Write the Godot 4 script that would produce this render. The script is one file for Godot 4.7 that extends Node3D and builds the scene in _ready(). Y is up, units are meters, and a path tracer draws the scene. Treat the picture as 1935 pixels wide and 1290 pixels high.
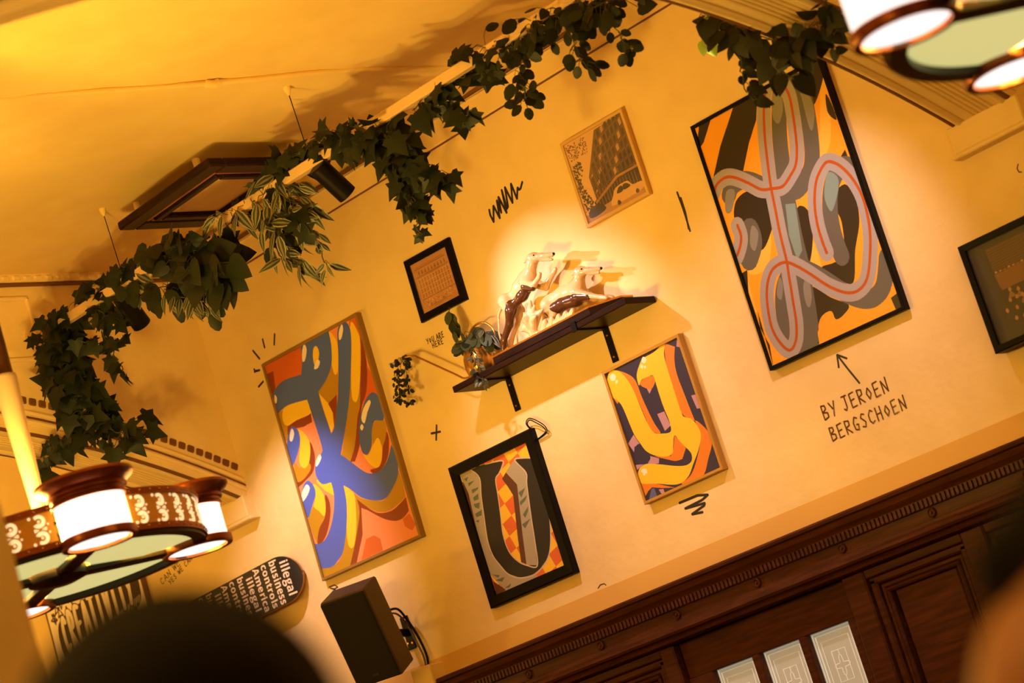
extends Node3D

# ---------------------------------------------------------------- mesh building
class Geo:
	var v := PackedVector3Array()
	var t := PackedInt32Array()
	var uv := PackedVector2Array()
	var col := PackedColorArray()
	var use_col := false
	var c := Color.WHITE

	func p(a: Vector3, u := Vector2.ZERO) -> int:
		v.append(a)
		uv.append(u)
		col.append(c)
		return v.size() - 1

	func tri(a: int, b: int, d: int) -> void:
		t.append(a)
		t.append(b)
		t.append(d)

	func quad(a: Vector3, b: Vector3, d: Vector3, e: Vector3) -> void:
		var i := p(a, Vector2(0, 1))
		p(b, Vector2(1, 1))
		p(d, Vector2(1, 0))
		p(e, Vector2(0, 0))
		tri(i, i + 1, i + 2)
		tri(i, i + 2, i + 3)

	func orient(from: int) -> void:
		# turn the triangles added since FROM outwards (signed volume about their middle)
		var mid := Vector3.ZERO
		for k in range(from, t.size()):
			mid += v[t[k]]
		mid /= maxf(1.0, t.size() - from)
		var vol := 0.0
		for k in range(from, t.size(), 3):
			vol += (v[t[k]] - mid).dot((v[t[k + 1]] - mid).cross(v[t[k + 2]] - mid))
		if vol < 0.0:
			for k in range(from, t.size(), 3):
				var s := t[k + 1]
				t[k + 1] = t[k + 2]
				t[k + 2] = s

	func box(mid: Vector3, size: Vector3, bev := 0.0, xf := Basis.IDENTITY) -> void:
		var h := size / 2.0
		var b := minf(bev, minf(h.x, minf(h.y, h.z)) * 0.9)
		if b <= 0.0:
			for ax in 3:
				for s in [-1.0, 1.0]:
					var n := Vector3.ZERO
					n[ax] = s
					var u := Vector3.ZERO
					u[(ax + 1) % 3] = 1.0
					var w := n.cross(u)
					quad(mid + xf * ((n - u - w) * h), mid + xf * ((n + u - w) * h), mid + xf * ((n + u + w) * h), mid + xf * ((n - u + w) * h))
			return
		var id := {}
		var from := t.size()
		for sx in [-1, 1]:
			for sy in [-1, 1]:
				for sz in [-1, 1]:
					for ax in 3:
						var q := Vector3(sx * (h.x - b), sy * (h.y - b), sz * (h.z - b))
						q[ax] = [sx, sy, sz][ax] * h[ax]
						id[[sx, sy, sz, ax]] = p(mid + xf * q)
		var fs := []
		for ax in 3:
			var a1 := (ax + 1) % 3
			var a2 := (ax + 2) % 3
			for s in [-1, 1]:
				var f := []
				for k in [[-1, -1], [1, -1], [1, 1], [-1, 1]]:
					var g := [0, 0, 0]
					g[ax] = s
					g[a1] = k[0]
					g[a2] = k[1]
					f.append(id[[g[0], g[1], g[2], ax]])
				fs.append(f)
				for s2 in [-1, 1]:
					var e := []
					for k in [[-1, ax], [1, ax], [1, a1], [-1, a1]]:
						var g := [0, 0, 0]
						g[ax] = s
						g[a1] = s2
						g[a2] = k[0]
						e.append(id[[g[0], g[1], g[2], k[1]]])
					fs.append(e)
		for sx in [-1, 1]:
			for sy in [-1, 1]:
				for sz in [-1, 1]:
					fs.append([id[[sx, sy, sz, 0]], id[[sx, sy, sz, 1]], id[[sx, sy, sz, 2]]])
		for f in fs:
			var m := Vector3.ZERO
			for k in f:
				m += v[k]
			m /= f.size()
			for k in range(1, f.size() - 1):
				var nn := (v[f[k]] - v[f[0]]).cross(v[f[k + 1]] - v[f[0]])
				if nn.dot(m - mid) >= 0.0:
					tri(f[0], f[k], f[k + 1])
				else:
					tri(f[0], f[k + 1], f[k])

	func bar(a: Vector3, b: Vector3, w: float, d: float, bev := 0.0) -> void:
		var z := (b - a).normalized()
		var x := (Vector3.UP if absf(z.y) < 0.95 else Vector3.RIGHT).cross(z).normalized()
		box((a + b) / 2.0, Vector3(w, d, a.distance_to(b)), bev, Basis(x, z.cross(x), z))

	func tube(pts: Array, r, seg := 8, flat := 1.0, closed := false) -> void:
		# r: a number or one radius per point; flat < 1 presses the section along z
		var n := pts.size()
		var from := t.size()
		var first := v.size()
		var side := Vector3.ZERO
		for i in n:
			var a: Vector3 = pts[(i - 1 + n) % n] if closed else pts[maxi(i - 1, 0)]
			var b: Vector3 = pts[(i + 1) % n] if closed else pts[mini(i + 1, n - 1)]
			var d: Vector3 = (b - a).normalized()
			if side == Vector3.ZERO:
				side = (Vector3.UP if absf(d.y) < 0.9 else Vector3.RIGHT).cross(d).normalized()
			side = (side - d * side.dot(d)).normalized()
			var up := d.cross(side)
			var rr: float = r[i] if r is Array else r
			for k in seg:
				var an := TAU * k / seg
				var o: Vector3 = side * cos(an) + up * sin(an)
				o.z *= flat
				p((pts[i] as Vector3) + o * rr, Vector2(float(k) / seg, float(i) / maxf(1, n - 1)))
		for i in (n if closed else n - 1):
			for k in seg:
				var a2 := first + i * seg + k
				var b2 := first + i * seg + (k + 1) % seg
				var c2 := first + ((i + 1) % n) * seg + (k + 1) % seg
				var d2 := first + ((i + 1) % n) * seg + k
				tri(a2, b2, c2)
				tri(a2, c2, d2)
		if not closed:
			for e in [0, n - 1]:
				var m := p(pts[e])
				for k in seg:
					var a3: int = first + e * seg + k
					var b3: int = first + e * seg + (k + 1) % seg
					if e == 0:
						tri(m, b3, a3)
					else:
						tri(m, a3, b3)
		orient(from)

	func lathe(prof: Array, seg := 24, at := Vector3.ZERO, a0 := 0.0, a1 := TAU) -> void:
		# prof: Vector2(radius, height), closed by the axis or by itself
		var from := t.size()
		var first := v.size()
		var n := prof.size()
		var whole := absf(a1 - a0 - TAU) < 0.001
		for i in seg + 1:
			var an := lerpf(a0, a1, float(i) / seg)
			for q in prof:
				p(at + Vector3(cos(an) * q.x, q.y, sin(an) * q.x), Vector2(float(i) / seg, q.y))
		for i in seg:
			for k in n - 1:
				var a := first + i * n + k
				tri(a, a + 1, a + n + 1)
				tri(a, a + n + 1, a + n)
		if not whole:
			for e in [0, seg]:
				var ring := PackedVector2Array()
				for q in prof:
					ring.append(q)
				var ix := Geometry2D.triangulate_polygon(ring)
				for k in range(0, ix.size(), 3):
					if e == 0:
						tri(first + ix[k], first + ix[k + 1], first + ix[k + 2])
					else:
						tri(first + e * n + ix[k], first + e * n + ix[k + 2], first + e * n + ix[k + 1])
		orient(from)

	func prism(poly: PackedVector2Array, z0: float, z1: float, xf := Transform3D.IDENTITY) -> void:
		var ix := Geometry2D.triangulate_polygon(poly)
		var from := t.size()
		var n := poly.size()
		var lo := Vector2(INF, INF)
		var hi := -lo
		for q in poly:
			lo = lo.min(q)
			hi = hi.max(q)
		var sz := (hi - lo).max(Vector2(1e-6, 1e-6))
		var first := v.size()
		for z in [z0, z1]:
			for q in poly:
				p(xf * Vector3(q.x, q.y, z), Vector2((q.x - lo.x) / sz.x, 1.0 - (q.y - lo.y) / sz.y))
		for k in range(0, ix.size(), 3):
			tri(first + ix[k], first + ix[k + 1], first + ix[k + 2])
			tri(first + n + ix[k], first + n + ix[k + 2], first + n + ix[k + 1])
		var ccw := not Geometry2D.is_polygon_clockwise(poly)
		# caps: make the z1 cap look to +z before the whole is oriented
		if ix.size() >= 3:
			var a := poly[ix[0]]
			var b := poly[ix[1]]
			var d := poly[ix[2]]
			if (b - a).cross(d - a) > 0.0:
				for k in range(from, t.size(), 3):
					var s := t[k + 1]
					t[k + 1] = t[k + 2]
					t[k + 2] = s
		for i in n:
			var j := (i + 1) % n
			if ccw:
				tri(first + i, first + j, first + n + j)
				tri(first + i, first + n + j, first + n + i)
			else:
				tri(first + j, first + i, first + n + i)
				tri(first + j, first + n + i, first + n + j)
		orient(from)

	func mesh(mat: Material, crease := 35.0) -> ArrayMesh:
		var nf := t.size() / 3
		var fn := PackedVector3Array()
		fn.resize(nf)
		var at := {}
		for f in nf:
			var a := v[t[f * 3]]
			var n := (v[t[f * 3 + 1]] - a).cross(v[t[f * 3 + 2]] - a)
			fn[f] = n
			if crease > 0.0:
				for k in 3:
					var key := Vector3i((v[t[f * 3 + k]] * 20000.0).round())
					if at.has(key):
						at[key].append(f)
					else:
						at[key] = [f]
		var vv := PackedVector3Array()
		var nn := PackedVector3Array()
		var uu := PackedVector2Array()
		var cc := PackedColorArray()
		vv.resize(t.size())
		nn.resize(t.size())
		uu.resize(t.size())
		cc.resize(t.size())
		var lim := cos(deg_to_rad(crease))
		for f in nf:
			var me := fn[f].normalized()
			for k in 3:
				var o := t[f * 3 + k]
				var n := me
				if crease > 0.0:
					var sum := Vector3.ZERO
					for g in at[Vector3i((v[o] * 20000.0).round())]:
						if fn[g].normalized().dot(me) > lim:
							sum += fn[g]
					if sum.length_squared() > 0.0:
						n = sum.normalized()
				var w: int = f * 3 + [0, 2, 1][k]   # Godot's front faces run clockwise
				vv[w] = v[o]
				nn[w] = n
				uu[w] = uv[o]
				cc[w] = col[o]
		var arr := []
		arr.resize(Mesh.ARRAY_MAX)
		arr[Mesh.ARRAY_VERTEX] = vv
		arr[Mesh.ARRAY_NORMAL] = nn
		arr[Mesh.ARRAY_TEX_UV] = uu
		if use_col:
			arr[Mesh.ARRAY_COLOR] = cc
		var m := ArrayMesh.new()
		m.add_surface_from_arrays(Mesh.PRIMITIVE_TRIANGLES, arr)
		m.surface_set_material(0, mat)
		return m


# a field of rounded, tapered bones on a grid, joined smoothly and meshed as surface nets
class Field:
	var o: Vector3
	var h: float
	var nx: int
	var ny: int
	var nz: int
	var f := PackedFloat32Array()

	func _init(lo: Vector3, hi: Vector3, cell: float) -> void:
		o = lo
		h = cell
		nx = int((hi.x - lo.x) / h) + 2
		ny = int((hi.y - lo.y) / h) + 2
		nz = int((hi.z - lo.z) / h) + 2
		f.resize(nx * ny * nz)
		f.fill(1e3)

	func bone(a: Vector3, b: Vector3, ra: float, rb: float, k := 0.01, squash := Vector3.ONE) -> void:
		var m := maxf(ra, rb) * 1.05 / minf(squash.x, minf(squash.y, squash.z)) + k + 3.0 * h
		var lo := ((a.min(b) - Vector3.ONE * m - o) / h).floor().max(Vector3.ZERO)
		var hi := ((a.max(b) + Vector3.ONE * m - o) / h).ceil()
		var d := (b - a) * squash
		var dd := maxf(d.length_squared(), 1e-12)
		for z in range(int(lo.z), mini(int(hi.z) + 1, nz)):
			for y in range(int(lo.y), mini(int(hi.y) + 1, ny)):
				var row := (z * ny + y) * nx
				for x in range(int(lo.x), mini(int(hi.x) + 1, nx)):
					var q := (o + Vector3(x, y, z) * h - a) * squash
					var s := clampf(q.dot(d) / dd, 0.0, 1.0)
					var g := (q - d * s).length() - lerpf(ra, rb, s)
					var old := f[row + x]
					if old > 100.0:
						f[row + x] = g
					else:
						var e := maxf(k - absf(old - g), 0.0) / k
						f[row + x] = minf(old, g) - e * e * k * 0.25

	func into(mat: Material) -> ArrayMesh:
		var id := {}
		var v := PackedVector3Array()
		var t := PackedInt32Array()
		var off := [0, 1, nx, nx + 1, nx * ny, nx * ny + 1, nx * ny + nx, nx * ny + nx + 1]
		var pos := [Vector3(0, 0, 0), Vector3(1, 0, 0), Vector3(0, 1, 0), Vector3(1, 1, 0), Vector3(0, 0, 1), Vector3(1, 0, 1), Vector3(0, 1, 1), Vector3(1, 1, 1)]
		var edges := [[0, 1], [2, 3], [4, 5], [6, 7], [0, 2], [1, 3], [4, 6], [5, 7], [0, 4], [1, 5], [2, 6], [3, 7]]
		for z in nz - 1:
			for y in ny - 1:
				for x in nx - 1:
					var i := (z * ny + y) * nx + x
					if f[i] > 3.0 * h or f[i] < -3.0 * h:
						continue
					var inside := 0
					for k in 8:
						if f[i + off[k]] < 0.0:
							inside += 1
					if inside == 0 or inside == 8:
						continue
					var sum := Vector3.ZERO
					var cnt := 0
					for e in edges:
						var fa := f[i + off[e[0]]]
						var fb := f[i + off[e[1]]]
						if (fa < 0.0) != (fb < 0.0):
							sum += (pos[e[0]] as Vector3).lerp(pos[e[1]], fa / (fa - fb))
							cnt += 1
					id[i] = v.size()
					v.append(o + (Vector3(x, y, z) + sum / cnt) * h)
		var step := [1, nx, nx * ny]
		for i in id:
			for ax in 3:
				var s: int = step[ax]
				if (f[i] < 0.0) == (f[i + s] < 0.0):
					continue
				var s1: int = step[(ax + 1) % 3]
				var s2: int = step[(ax + 2) % 3]
				if not (id.has(i - s1) and id.has(i - s2) and id.has(i - s1 - s2)):
					continue
				var q := [id[i], id[i - s1], id[i - s1 - s2], id[i - s2]]
				if f[i] < 0.0:
					q.reverse()
				# Godot's front faces run clockwise
				t.append_array([q[0], q[1], q[2], q[0], q[2], q[3]])
		var n := PackedVector3Array()
		n.resize(v.size())
		for k in range(0, t.size(), 3):
			var g := (v[t[k + 2]] - v[t[k]]).cross(v[t[k + 1]] - v[t[k]])
			for j in 3:
				n[t[k + j]] += g
		for k in n.size():
			n[k] = n[k].normalized()
		var arr := []
		arr.resize(Mesh.ARRAY_MAX)
		arr[Mesh.ARRAY_VERTEX] = v
		arr[Mesh.ARRAY_NORMAL] = n
		arr[Mesh.ARRAY_INDEX] = t
		var m := ArrayMesh.new()
		m.add_surface_from_arrays(Mesh.PRIMITIVE_TRIANGLES, arr)
		m.surface_set_material(0, mat)
		return m

func V(x: float, y: float, z: float) -> Vector3:
	return Vector3(x, y, z)

func lin(r: float, g: float, b: float) -> Color:
	return Color(r, g, b).linear_to_srgb()

var M := {}
var used := {}
var rng := RandomNumberGenerator.new()

func mat(name_: String, c: Color, rough := 0.6, metal := 0.0) -> StandardMaterial3D:
	var m := StandardMaterial3D.new()
	m.resource_name = name_
	m.albedo_color = c
	m.roughness = rough
	m.metallic = metal
	M[name_] = m
	return m

func glow(name_: String, c: Color, e: Color, power: float) -> StandardMaterial3D:
	var m := mat(name_, c, 0.4)
	m.emission_enabled = true
	m.emission = e
	m.emission_energy_multiplier = power
	return m

func noise_tex(seed_: int, freq: float, ramp: Array, size := 512, normal := 0.0) -> NoiseTexture2D:
	var n := FastNoiseLite.new()
	n.seed = seed_
	n.frequency = freq
	n.fractal_octaves = 4
	var t := NoiseTexture2D.new()
	t.width = size
	t.height = size
	t.seamless = true
	t.noise = n
	if normal > 0.0:
		t.as_normal_map = true
		t.bump_strength = normal
	else:
		var g := Gradient.new()
		g.set_color(0, ramp[0])
		g.set_color(1, ramp[1])
		t.color_ramp = g
	return t

func grained(m: StandardMaterial3D, t: Texture2D, scale_: Vector3) -> void:
	m.albedo_color = Color.WHITE
	m.albedo_texture = t
	m.uv1_triplanar = true
	m.uv1_world_triplanar = true
	m.uv1_scale = scale_

# ---------------------------------------------------------------- the scene's tree
func numbered(called: String) -> String:
	var n: int = used.get(called, 0)
	used[called] = n + 1
	return called if n == 0 else "%s_%03d" % [called, n]

func tag(o: Node3D, label: String, category: String, group := "") -> Node3D:
	o.set_meta("label", label)
	o.set_meta("category", category)
	if group:
		o.set_meta("group", group)
	return o

func thing(called: String, label: String, category: String, at := Vector3.ZERO, group := "") -> Node3D:
	var o := Node3D.new()
	o.name = numbered(called)
	add_child(o)
	o.position = at
	return tag(o, label, category, group)

func part(called: String, m: Mesh, parent: Node3D) -> MeshInstance3D:
	var o := MeshInstance3D.new()
	o.mesh = m
	o.name = called
	parent.add_child(o, true)
	return o

func lone(called: String, m: Mesh, label: String, category: String, group := "") -> MeshInstance3D:
	var o := MeshInstance3D.new()
	o.mesh = m
	o.name = numbered(called)
	add_child(o)
	tag(o, label, category, group)
	return o

func struct(called: String, m: Mesh, parent: Node3D = null) -> MeshInstance3D:
	var o := MeshInstance3D.new()
	o.mesh = m
	o.name = numbered(called) if parent == null else called
	(self if parent == null else parent).add_child(o, true)
	if parent == null:
		o.set_meta("kind", "structure")
	return o

func boxm(mid: Vector3, size: Vector3, m: Material, bev := 0.0) -> ArrayMesh:
	var g := Geo.new()
	g.box(mid, size, bev)
	return g.mesh(m, 20.0)

func curve(pts: Array, sub := 6) -> Array:
	var out := []
	var n := pts.size()
	for i in n - 1:
		var a = pts[maxi(i - 1, 0)]
		var b = pts[i]
		var c = pts[i + 1]
		var d = pts[mini(i + 2, n - 1)]
		for k in sub:
			out.append(b.cubic_interpolate(c, a, d, float(k) / sub))
	out.append(pts[n - 1])
	return out

# ---------------------------------------------------------------- flat prints, drawn span by span
func raster(im: Image, polys: Array, c: Color) -> void:
	var h := im.get_height()
	var w := im.get_width()
	var lo := h
	var hi := 0
	for p in polys:
		for q in p:
			lo = mini(lo, int(q.y))
			hi = maxi(hi, int(q.y) + 1)
	for y in range(maxi(lo, 0), mini(hi, h - 1) + 1):
		var xs := []
		var yy := y + 0.5
		for p in polys:
			var n: int = p.size()
			for i in n:
				var a: Vector2 = p[i]
				var b: Vector2 = p[(i + 1) % n]
				if (a.y <= yy) != (b.y <= yy):
					xs.append(a.x + (yy - a.y) / (b.y - a.y) * (b.x - a.x))
		xs.sort()
		for k in range(0, xs.size() - 1, 2):
			var x0 := clampi(int(round(xs[k])), 0, w)
			var x1 := clampi(int(round(xs[k + 1])), 0, w)
			if x1 > x0:
				im.fill_rect(Rect2i(x0, y, x1 - x0, 1), c)

func shape(im: Image, c: Color, kind: String, nums: Array, width := 20.0) -> void:
	var sx := im.get_width() / 1000.0
	var sy := im.get_height() / 1000.0
	var pts := []
	for i in range(0, nums.size(), 2):
		pts.append(Vector2(nums[i] * sx, nums[i + 1] * sy))
	if kind == "smooth":
		var n := pts.size()
		var o := []
		for i in n:
			for k in 5:
				o.append((pts[i] as Vector2).cubic_interpolate(pts[(i + 1) % n], pts[(i - 1 + n) % n], pts[(i + 2) % n], k / 5.0))
		raster(im, [o], c)
	elif kind == "curve":
		# smooth where the outline bends gently, sharp at its corners
		var n := pts.size()
		var sharp := []
		for i in n:
			var u: Vector2 = pts[i] - pts[(i - 1 + n) % n]
			var v: Vector2 = pts[(i + 1) % n] - pts[i]
			sharp.append(absf(u.angle_to(v)) > 0.85)
		var o := []
		for i in n:
			var j := (i + 1) % n
			var a: Vector2 = pts[i] if sharp[i] else pts[(i - 1 + n) % n]
			var d: Vector2 = pts[j] if sharp[j] else pts[(j + 1) % n]
			for k in 5:
				o.append((pts[i] as Vector2).cubic_interpolate(pts[j], a, d, k / 5.0))
		raster(im, [o], c)
	elif kind == "stroke" or kind == "line":
		var line := PackedVector2Array(curve(pts, 5) if kind == "stroke" else pts)
		var wide := width * sx / 2.0
		# short overlapping pieces keep crossings filled
		for i in line.size() - 1:
			var d := (line[i + 1] - line[i])
			if d.length() < 0.01:
				continue
			var s := d.normalized().orthogonal() * wide
			raster(im, [[line[i] + s, line[i + 1] + s, line[i + 1] - s, line[i] - s]], c)
		for q in line:
			var r := []
			for k in 12:
				r.append(q + Vector2.from_angle(TAU * k / 12.0) * wide)
			raster(im, [r], c)
	else:
		raster(im, [pts], c)

func print_of(shapes: Array, colors: Dictionary, bg: Color, w: int, h: int) -> Image:
	var im := Image.create(w, h, false, Image.FORMAT_RGB8)
	im.fill(bg)
	for s in shapes:
		shape(im, colors[s[0]], s[1], s[2], s[3] if s.size() > 3 else 20.0)
	return im

func print_mat(called: String, im: Image, rough: float) -> StandardMaterial3D:
	var m := mat(called, Color.WHITE, rough)
	m.albedo_texture = ImageTexture.create_from_image(im)
	m.texture_repeat = false
	return m

func art_script_letter() -> Array:
	return [
		["k_orange", "poly", [-49, -11, 429, -8, 331, 118, 39, 122, -12, 159]],
		["k_brown", "poly", [-30, 36, 70, 40, 42, 117, -13, 143]],
		["k_orange", "poly", [938, -13, 1009, 4, 1011, 87, 1021, 141, 952, 105, 914, 23]],
		["k_orange", "poly", [976, 224, 992, 268, 1008, 364, 928, 346, 828, 375, 902, 299]],
		["k_peach", "curve", [668, 576, 755, 670, 856, 655, 966, 628, 976, 680, 940, 733, 671, 658, 562, 577]],
		["k_ochre", "smooth", [447, 218, 578, 185, 640, 147, 678, 197, 614, 276, 507, 289]],
		["k_brown", "poly", [504, 294, 616, 274, 577, 331, 505, 398, 528, 341]],
		["k_ochre", "curve", [876, 97, 946, 165, 819, 342, 747, 409, 633, 528, 562, 577, 488, 529, 558, 471]],
		["k_brown", "curve", [981, 91, 991, 134, 970, 222, 900, 319, 818, 373, 743, 449, 698, 521, 605, 584, 558, 576, 643, 520, 747, 409, 819, 342]],
		["k_peach", "poly", [678, 578, 603, 585, 677, 649, 763, 675, 739, 626]],
		["k_ochre", "smooth", [2, 232, 63, 229, 32, 281, 67, 304, 8, 361, -10, 288]],
		["k_brown", "poly", [57, 300, 148, 295, 316, 295, 306, 335, 207, 336, 93, 321, 30, 339]],
		["k_peach", "poly", [217, 339, 314, 341, 322, 401, 307, 481, 230, 507, 206, 481, 216, 431]],
		["k_brown", "smooth", [229, 413, 241, 478, 184, 539, 90, 562, -13, 575, -12, 548, 77, 544, 160, 503]],
		["k_ochre", "smooth", [23, 459, 59, 498, 163, 499, 163, 527, 71, 553, 2, 553, -1, 513]],
		["k_yellow", "smooth", [713, 4, 755, 58, 725, 135, 679, 185, 647, 186, 650, 138, 695, 65]],
		["k_yellow", "smooth", [935, 12, 977, 69, 964, 128, 872, 261, 795, 337, 754, 338, 756, 297, 845, 152]],
		["k_yellow", "smooth", [52, 227, 115, 215, 324, 236, 322, 294, 161, 295, 58, 298, 27, 269]],
		["k_yellow", "poly", [448, 231, 507, 289, 528, 341, 501, 397, 458, 421, 452, 335]],
		["k_yellow", "smooth", [151, 335, 214, 380, 221, 432, 166, 494, 101, 509, 74, 470, 130, 402]],
		["k_ochre", "poly", [2, 721, 94, 683, 179, 744, 99, 783, 26, 847, 4, 796]],
		["k_brown", "smooth", [230, 661, 255, 699, 227, 755, 145, 822, 69, 852, 24, 850, 82, 790, 175, 746]],
		["k_yellow", "smooth", [150, 593, 209, 638, 215, 691, 170, 747, 128, 716, 92, 686, 139, 645]],
		["k_yellow", "poly", [189, 582, 326, 616, 315, 682, 251, 649, 188, 598]],
		["k_peach", "smooth", [308, 689, 261, 762, 153, 829, 102, 850, 172, 807, 234, 752, 260, 700]],
		["k_ochre", "curve", [451, 678, 516, 714, 565, 746, 681, 779, 791, 792, 979, 702, 987, 762, 973, 824, 818, 847, 690, 834, 585, 785, 522, 741]],
		["k_brown", "curve", [519, 738, 593, 790, 687, 838, 826, 852, 977, 825, 967, 885, 893, 903, 816, 900, 713, 868, 593, 807, 531, 778]],
		["k_brown", "poly", [517, 740, 539, 785, 480, 895, 346, 1000, 261, 1003, 379, 917, 496, 807]],
		["k_ochre", "curve", [411, 729, 522, 741, 507, 804, 388, 914, 274, 1002, 118, 1004, -11, 1008, -8, 951, 105, 969, 255, 925]],
		["k_yellow", "smooth", [431, 659, 484, 692, 507, 728, 450, 839, 379, 917, 335, 929, 319, 901, 354, 821]],
		["k_orange", "poly", [499, 919, 586, 920, 633, 946, 625, 997, 400, 997]],
		["k_orange", "poly", [890, 907, 964, 896, 993, 951, 948, 970, 890, 940]],
		["k_brown", "smooth", [912, 566, 971, 526, 975, 561, 930, 620, 859, 658, 763, 675, 723, 649, 801, 652, 855, 630]],
		["k_ochre", "smooth", [842, 490, 900, 462, 977, 470, 978, 519, 920, 568, 894, 572, 881, 534, 816, 556]],
		["k_yellow", "smooth", [875, 533, 890, 572, 848, 634, 794, 653, 739, 626, 701, 573, 744, 584, 810, 555]],
		["k_blue", "smooth", [964, 344, 996, 381, 982, 470, 897, 459, 844, 491, 800, 553, 735, 580, 695, 553, 712, 483, 751, 430, 828, 375, 907, 343]],
		["k_blue", "smooth", [99, 311, 147, 340, 139, 388, 62, 446, -7, 471, -11, 399, 37, 340]],
		["k_blue", "smooth", [99, 567, 142, 594, 145, 636, 86, 676, 2, 721, -4, 649, 31, 590]],
		["k_blue", "curve", [402, 2, 506, -6, 706, -3, 697, 55, 663, 120, 623, 158, 557, 191, 448, 224, 445, 291, 458, 421, 505, 398, 623, 278, 729, 125, 786, 24, 834, -5, 895, 0, 913, 38, 874, 117, 748, 285, 632, 404, 489, 527, 563, 575, 651, 636, 724, 665, 813, 669, 907, 641, 983, 586, 996, 644, 977, 705, 918, 748, 792, 791, 681, 779, 568, 742, 487, 688, 432, 658, 416, 730, 358, 822, 256, 923, 174, 956, 93, 970, -11, 956, -8, 887, -14, 834, 40, 852, 136, 836, 249, 765, 316, 680, 323, 621, 239, 613, 201, 579, 204, 538, 245, 500, 311, 482, 332, 445, 322, 264, 320, 232, 116, 214, -9, 229, -16, 158, 41, 119, 154, 102, 332, 116, 381, 55]],
		["k_yellow", "smooth", [550, 31, 563, 61, 530, 95, 486, 106, 488, 75, 515, 39]],
		["k_white", "smooth", [440, -3, 452, 24, 409, 64, 380, 64, 403, 23]],
		["k_white", "smooth", [522, 90, 544, 104, 510, 125, 472, 123, 482, 108]],
		["k_white", "smooth", [848, -1, 848, 23, 809, 55, 783, 56, 803, 23]],
		["k_white", "smooth", [16, 142, 32, 158, 12, 180, -2, 172]],
		["k_white", "smooth", [94, 319, 102, 344, 60, 372, 40, 362, 61, 335]],
		["k_white", "smooth", [77, 581, 103, 601, 57, 629, -3, 644, 8, 609]],
		["k_white", "smooth", [889, 364, 907, 377, 850, 410, 795, 448, 777, 425, 819, 388]],
		["k_white", "smooth", [768, 446, 776, 462, 750, 472, 743, 456]],
		["k_white", "smooth", [286, 483, 298, 500, 252, 522, 220, 526, 240, 501]],
	]

func art_yellow_letter() -> Array:
	return [
		["y_pink", "poly", [464, 446, 556, 450, 578, 566, 489, 584]],
		["y_pink", "poly", [932, 431, 1001, 440, 1002, 547, 948, 537]],
		["y_pink", "poly", [101, 508, 139, 591, 63, 594, 40, 635, 1, 552]],
		["y_pink", "poly", [203, 700, 314, 750, 291, 783, 82, 746, 6, 761, 8, 721, 164, 751]],
		["y_pink", "poly", [980, 16, 1003, 19, 1011, 83, 951, 56]],
		["y_pink", "poly", [440, 238, 502, 256, 452, 284]],
		["y_blue", "poly", [102, 932, 141, 936, 142, 1005, 31, 1000]],
		["y_pink", "poly", [185, 959, 245, 969, 247, 1001, 206, 1002]],
		["y_navy", "smooth", [51, 614, 130, 588, 180, 649, 214, 717, 145, 746, 69, 731, 23, 683]],
		["y_orange", "smooth", [136, 10, 270, 76, 337, 149, 349, 278, 369, 393, 394, 496, 429, 586, 328, 537, 309, 423, 282, 246, 231, 107]],
		["y_orange", "curve", [818, -11, 932, 52, 874, 144, 850, 246, 860, 405, 870, 526, 879, 613, 754, 516, 756, 302, 763, 146]],
		["y_orange", "smooth", [881, 611, 960, 680, 999, 754, 979, 823, 891, 901, 758, 1004, 549, 1005, 479, 986, 613, 963, 740, 883, 881, 738]],
		["y_orange", "smooth", [379, 189, 455, 160, 573, 177, 572, 216, 500, 256, 437, 237]],
		["y_orange", "curve", [584, 644, 664, 747, 651, 778, 583, 827, 496, 819, 397, 779, 264, 722, 463, 771, 511, 740]],
		["y_orange", "poly", [3, 860, 176, 911, 392, 998, 230, 959, 116, 924, 57, 937, 4, 964]],
		["y_orange", "poly", [1, 185, 54, 234, 26, 247]],
		["y_yellow", "smooth", [74, -5, 142, 12, 205, 56, 257, 146, 282, 246, 296, 371, 316, 485, 356, 562, 443, 592, 554, 606, 578, 536, 566, 414, 566, 269, 567, 176, 500, 164, 415, 163, 359, 193, 374, 114, 454, 49, 516, 23, 669, 17, 819, -8, 777, 65, 763, 146, 756, 302, 754, 516, 777, 554, 849, 590, 894, 673, 885, 739, 801, 820, 694, 893, 596, 958, 480, 984, 368, 969, 176, 911, 1, 862, 1, 789, 58, 752, 162, 753, 305, 795, 477, 852, 602, 880, 685, 868, 709, 817, 672, 761, 625, 702, 584, 644, 529, 710, 491, 758, 407, 761, 284, 722, 192, 664, 148, 593, 110, 511, 96, 423, 80, 297, 51, 233, -7, 179, -22, 106, 5, 39]],
		["y_white", "smooth", [526, 14, 551, 38, 520, 62, 486, 46, 494, 24]],
		["y_white", "smooth", [471, 57, 487, 74, 467, 90, 445, 73]],
		["y_white", "smooth", [507, 77, 515, 92, 498, 100, 490, 85]],
		["y_white", "smooth", [87, 20, 121, 49, 90, 77, 46, 64, 44, 32]],
		["y_white", "smooth", [115, 79, 124, 94, 95, 106, 88, 89]],
		["y_white", "smooth", [80, 769, 122, 786, 111, 813, 75, 803, 44, 783]],
		["y_white", "smooth", [71, 802, 90, 813, 72, 820, 56, 810]],
	]

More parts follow.
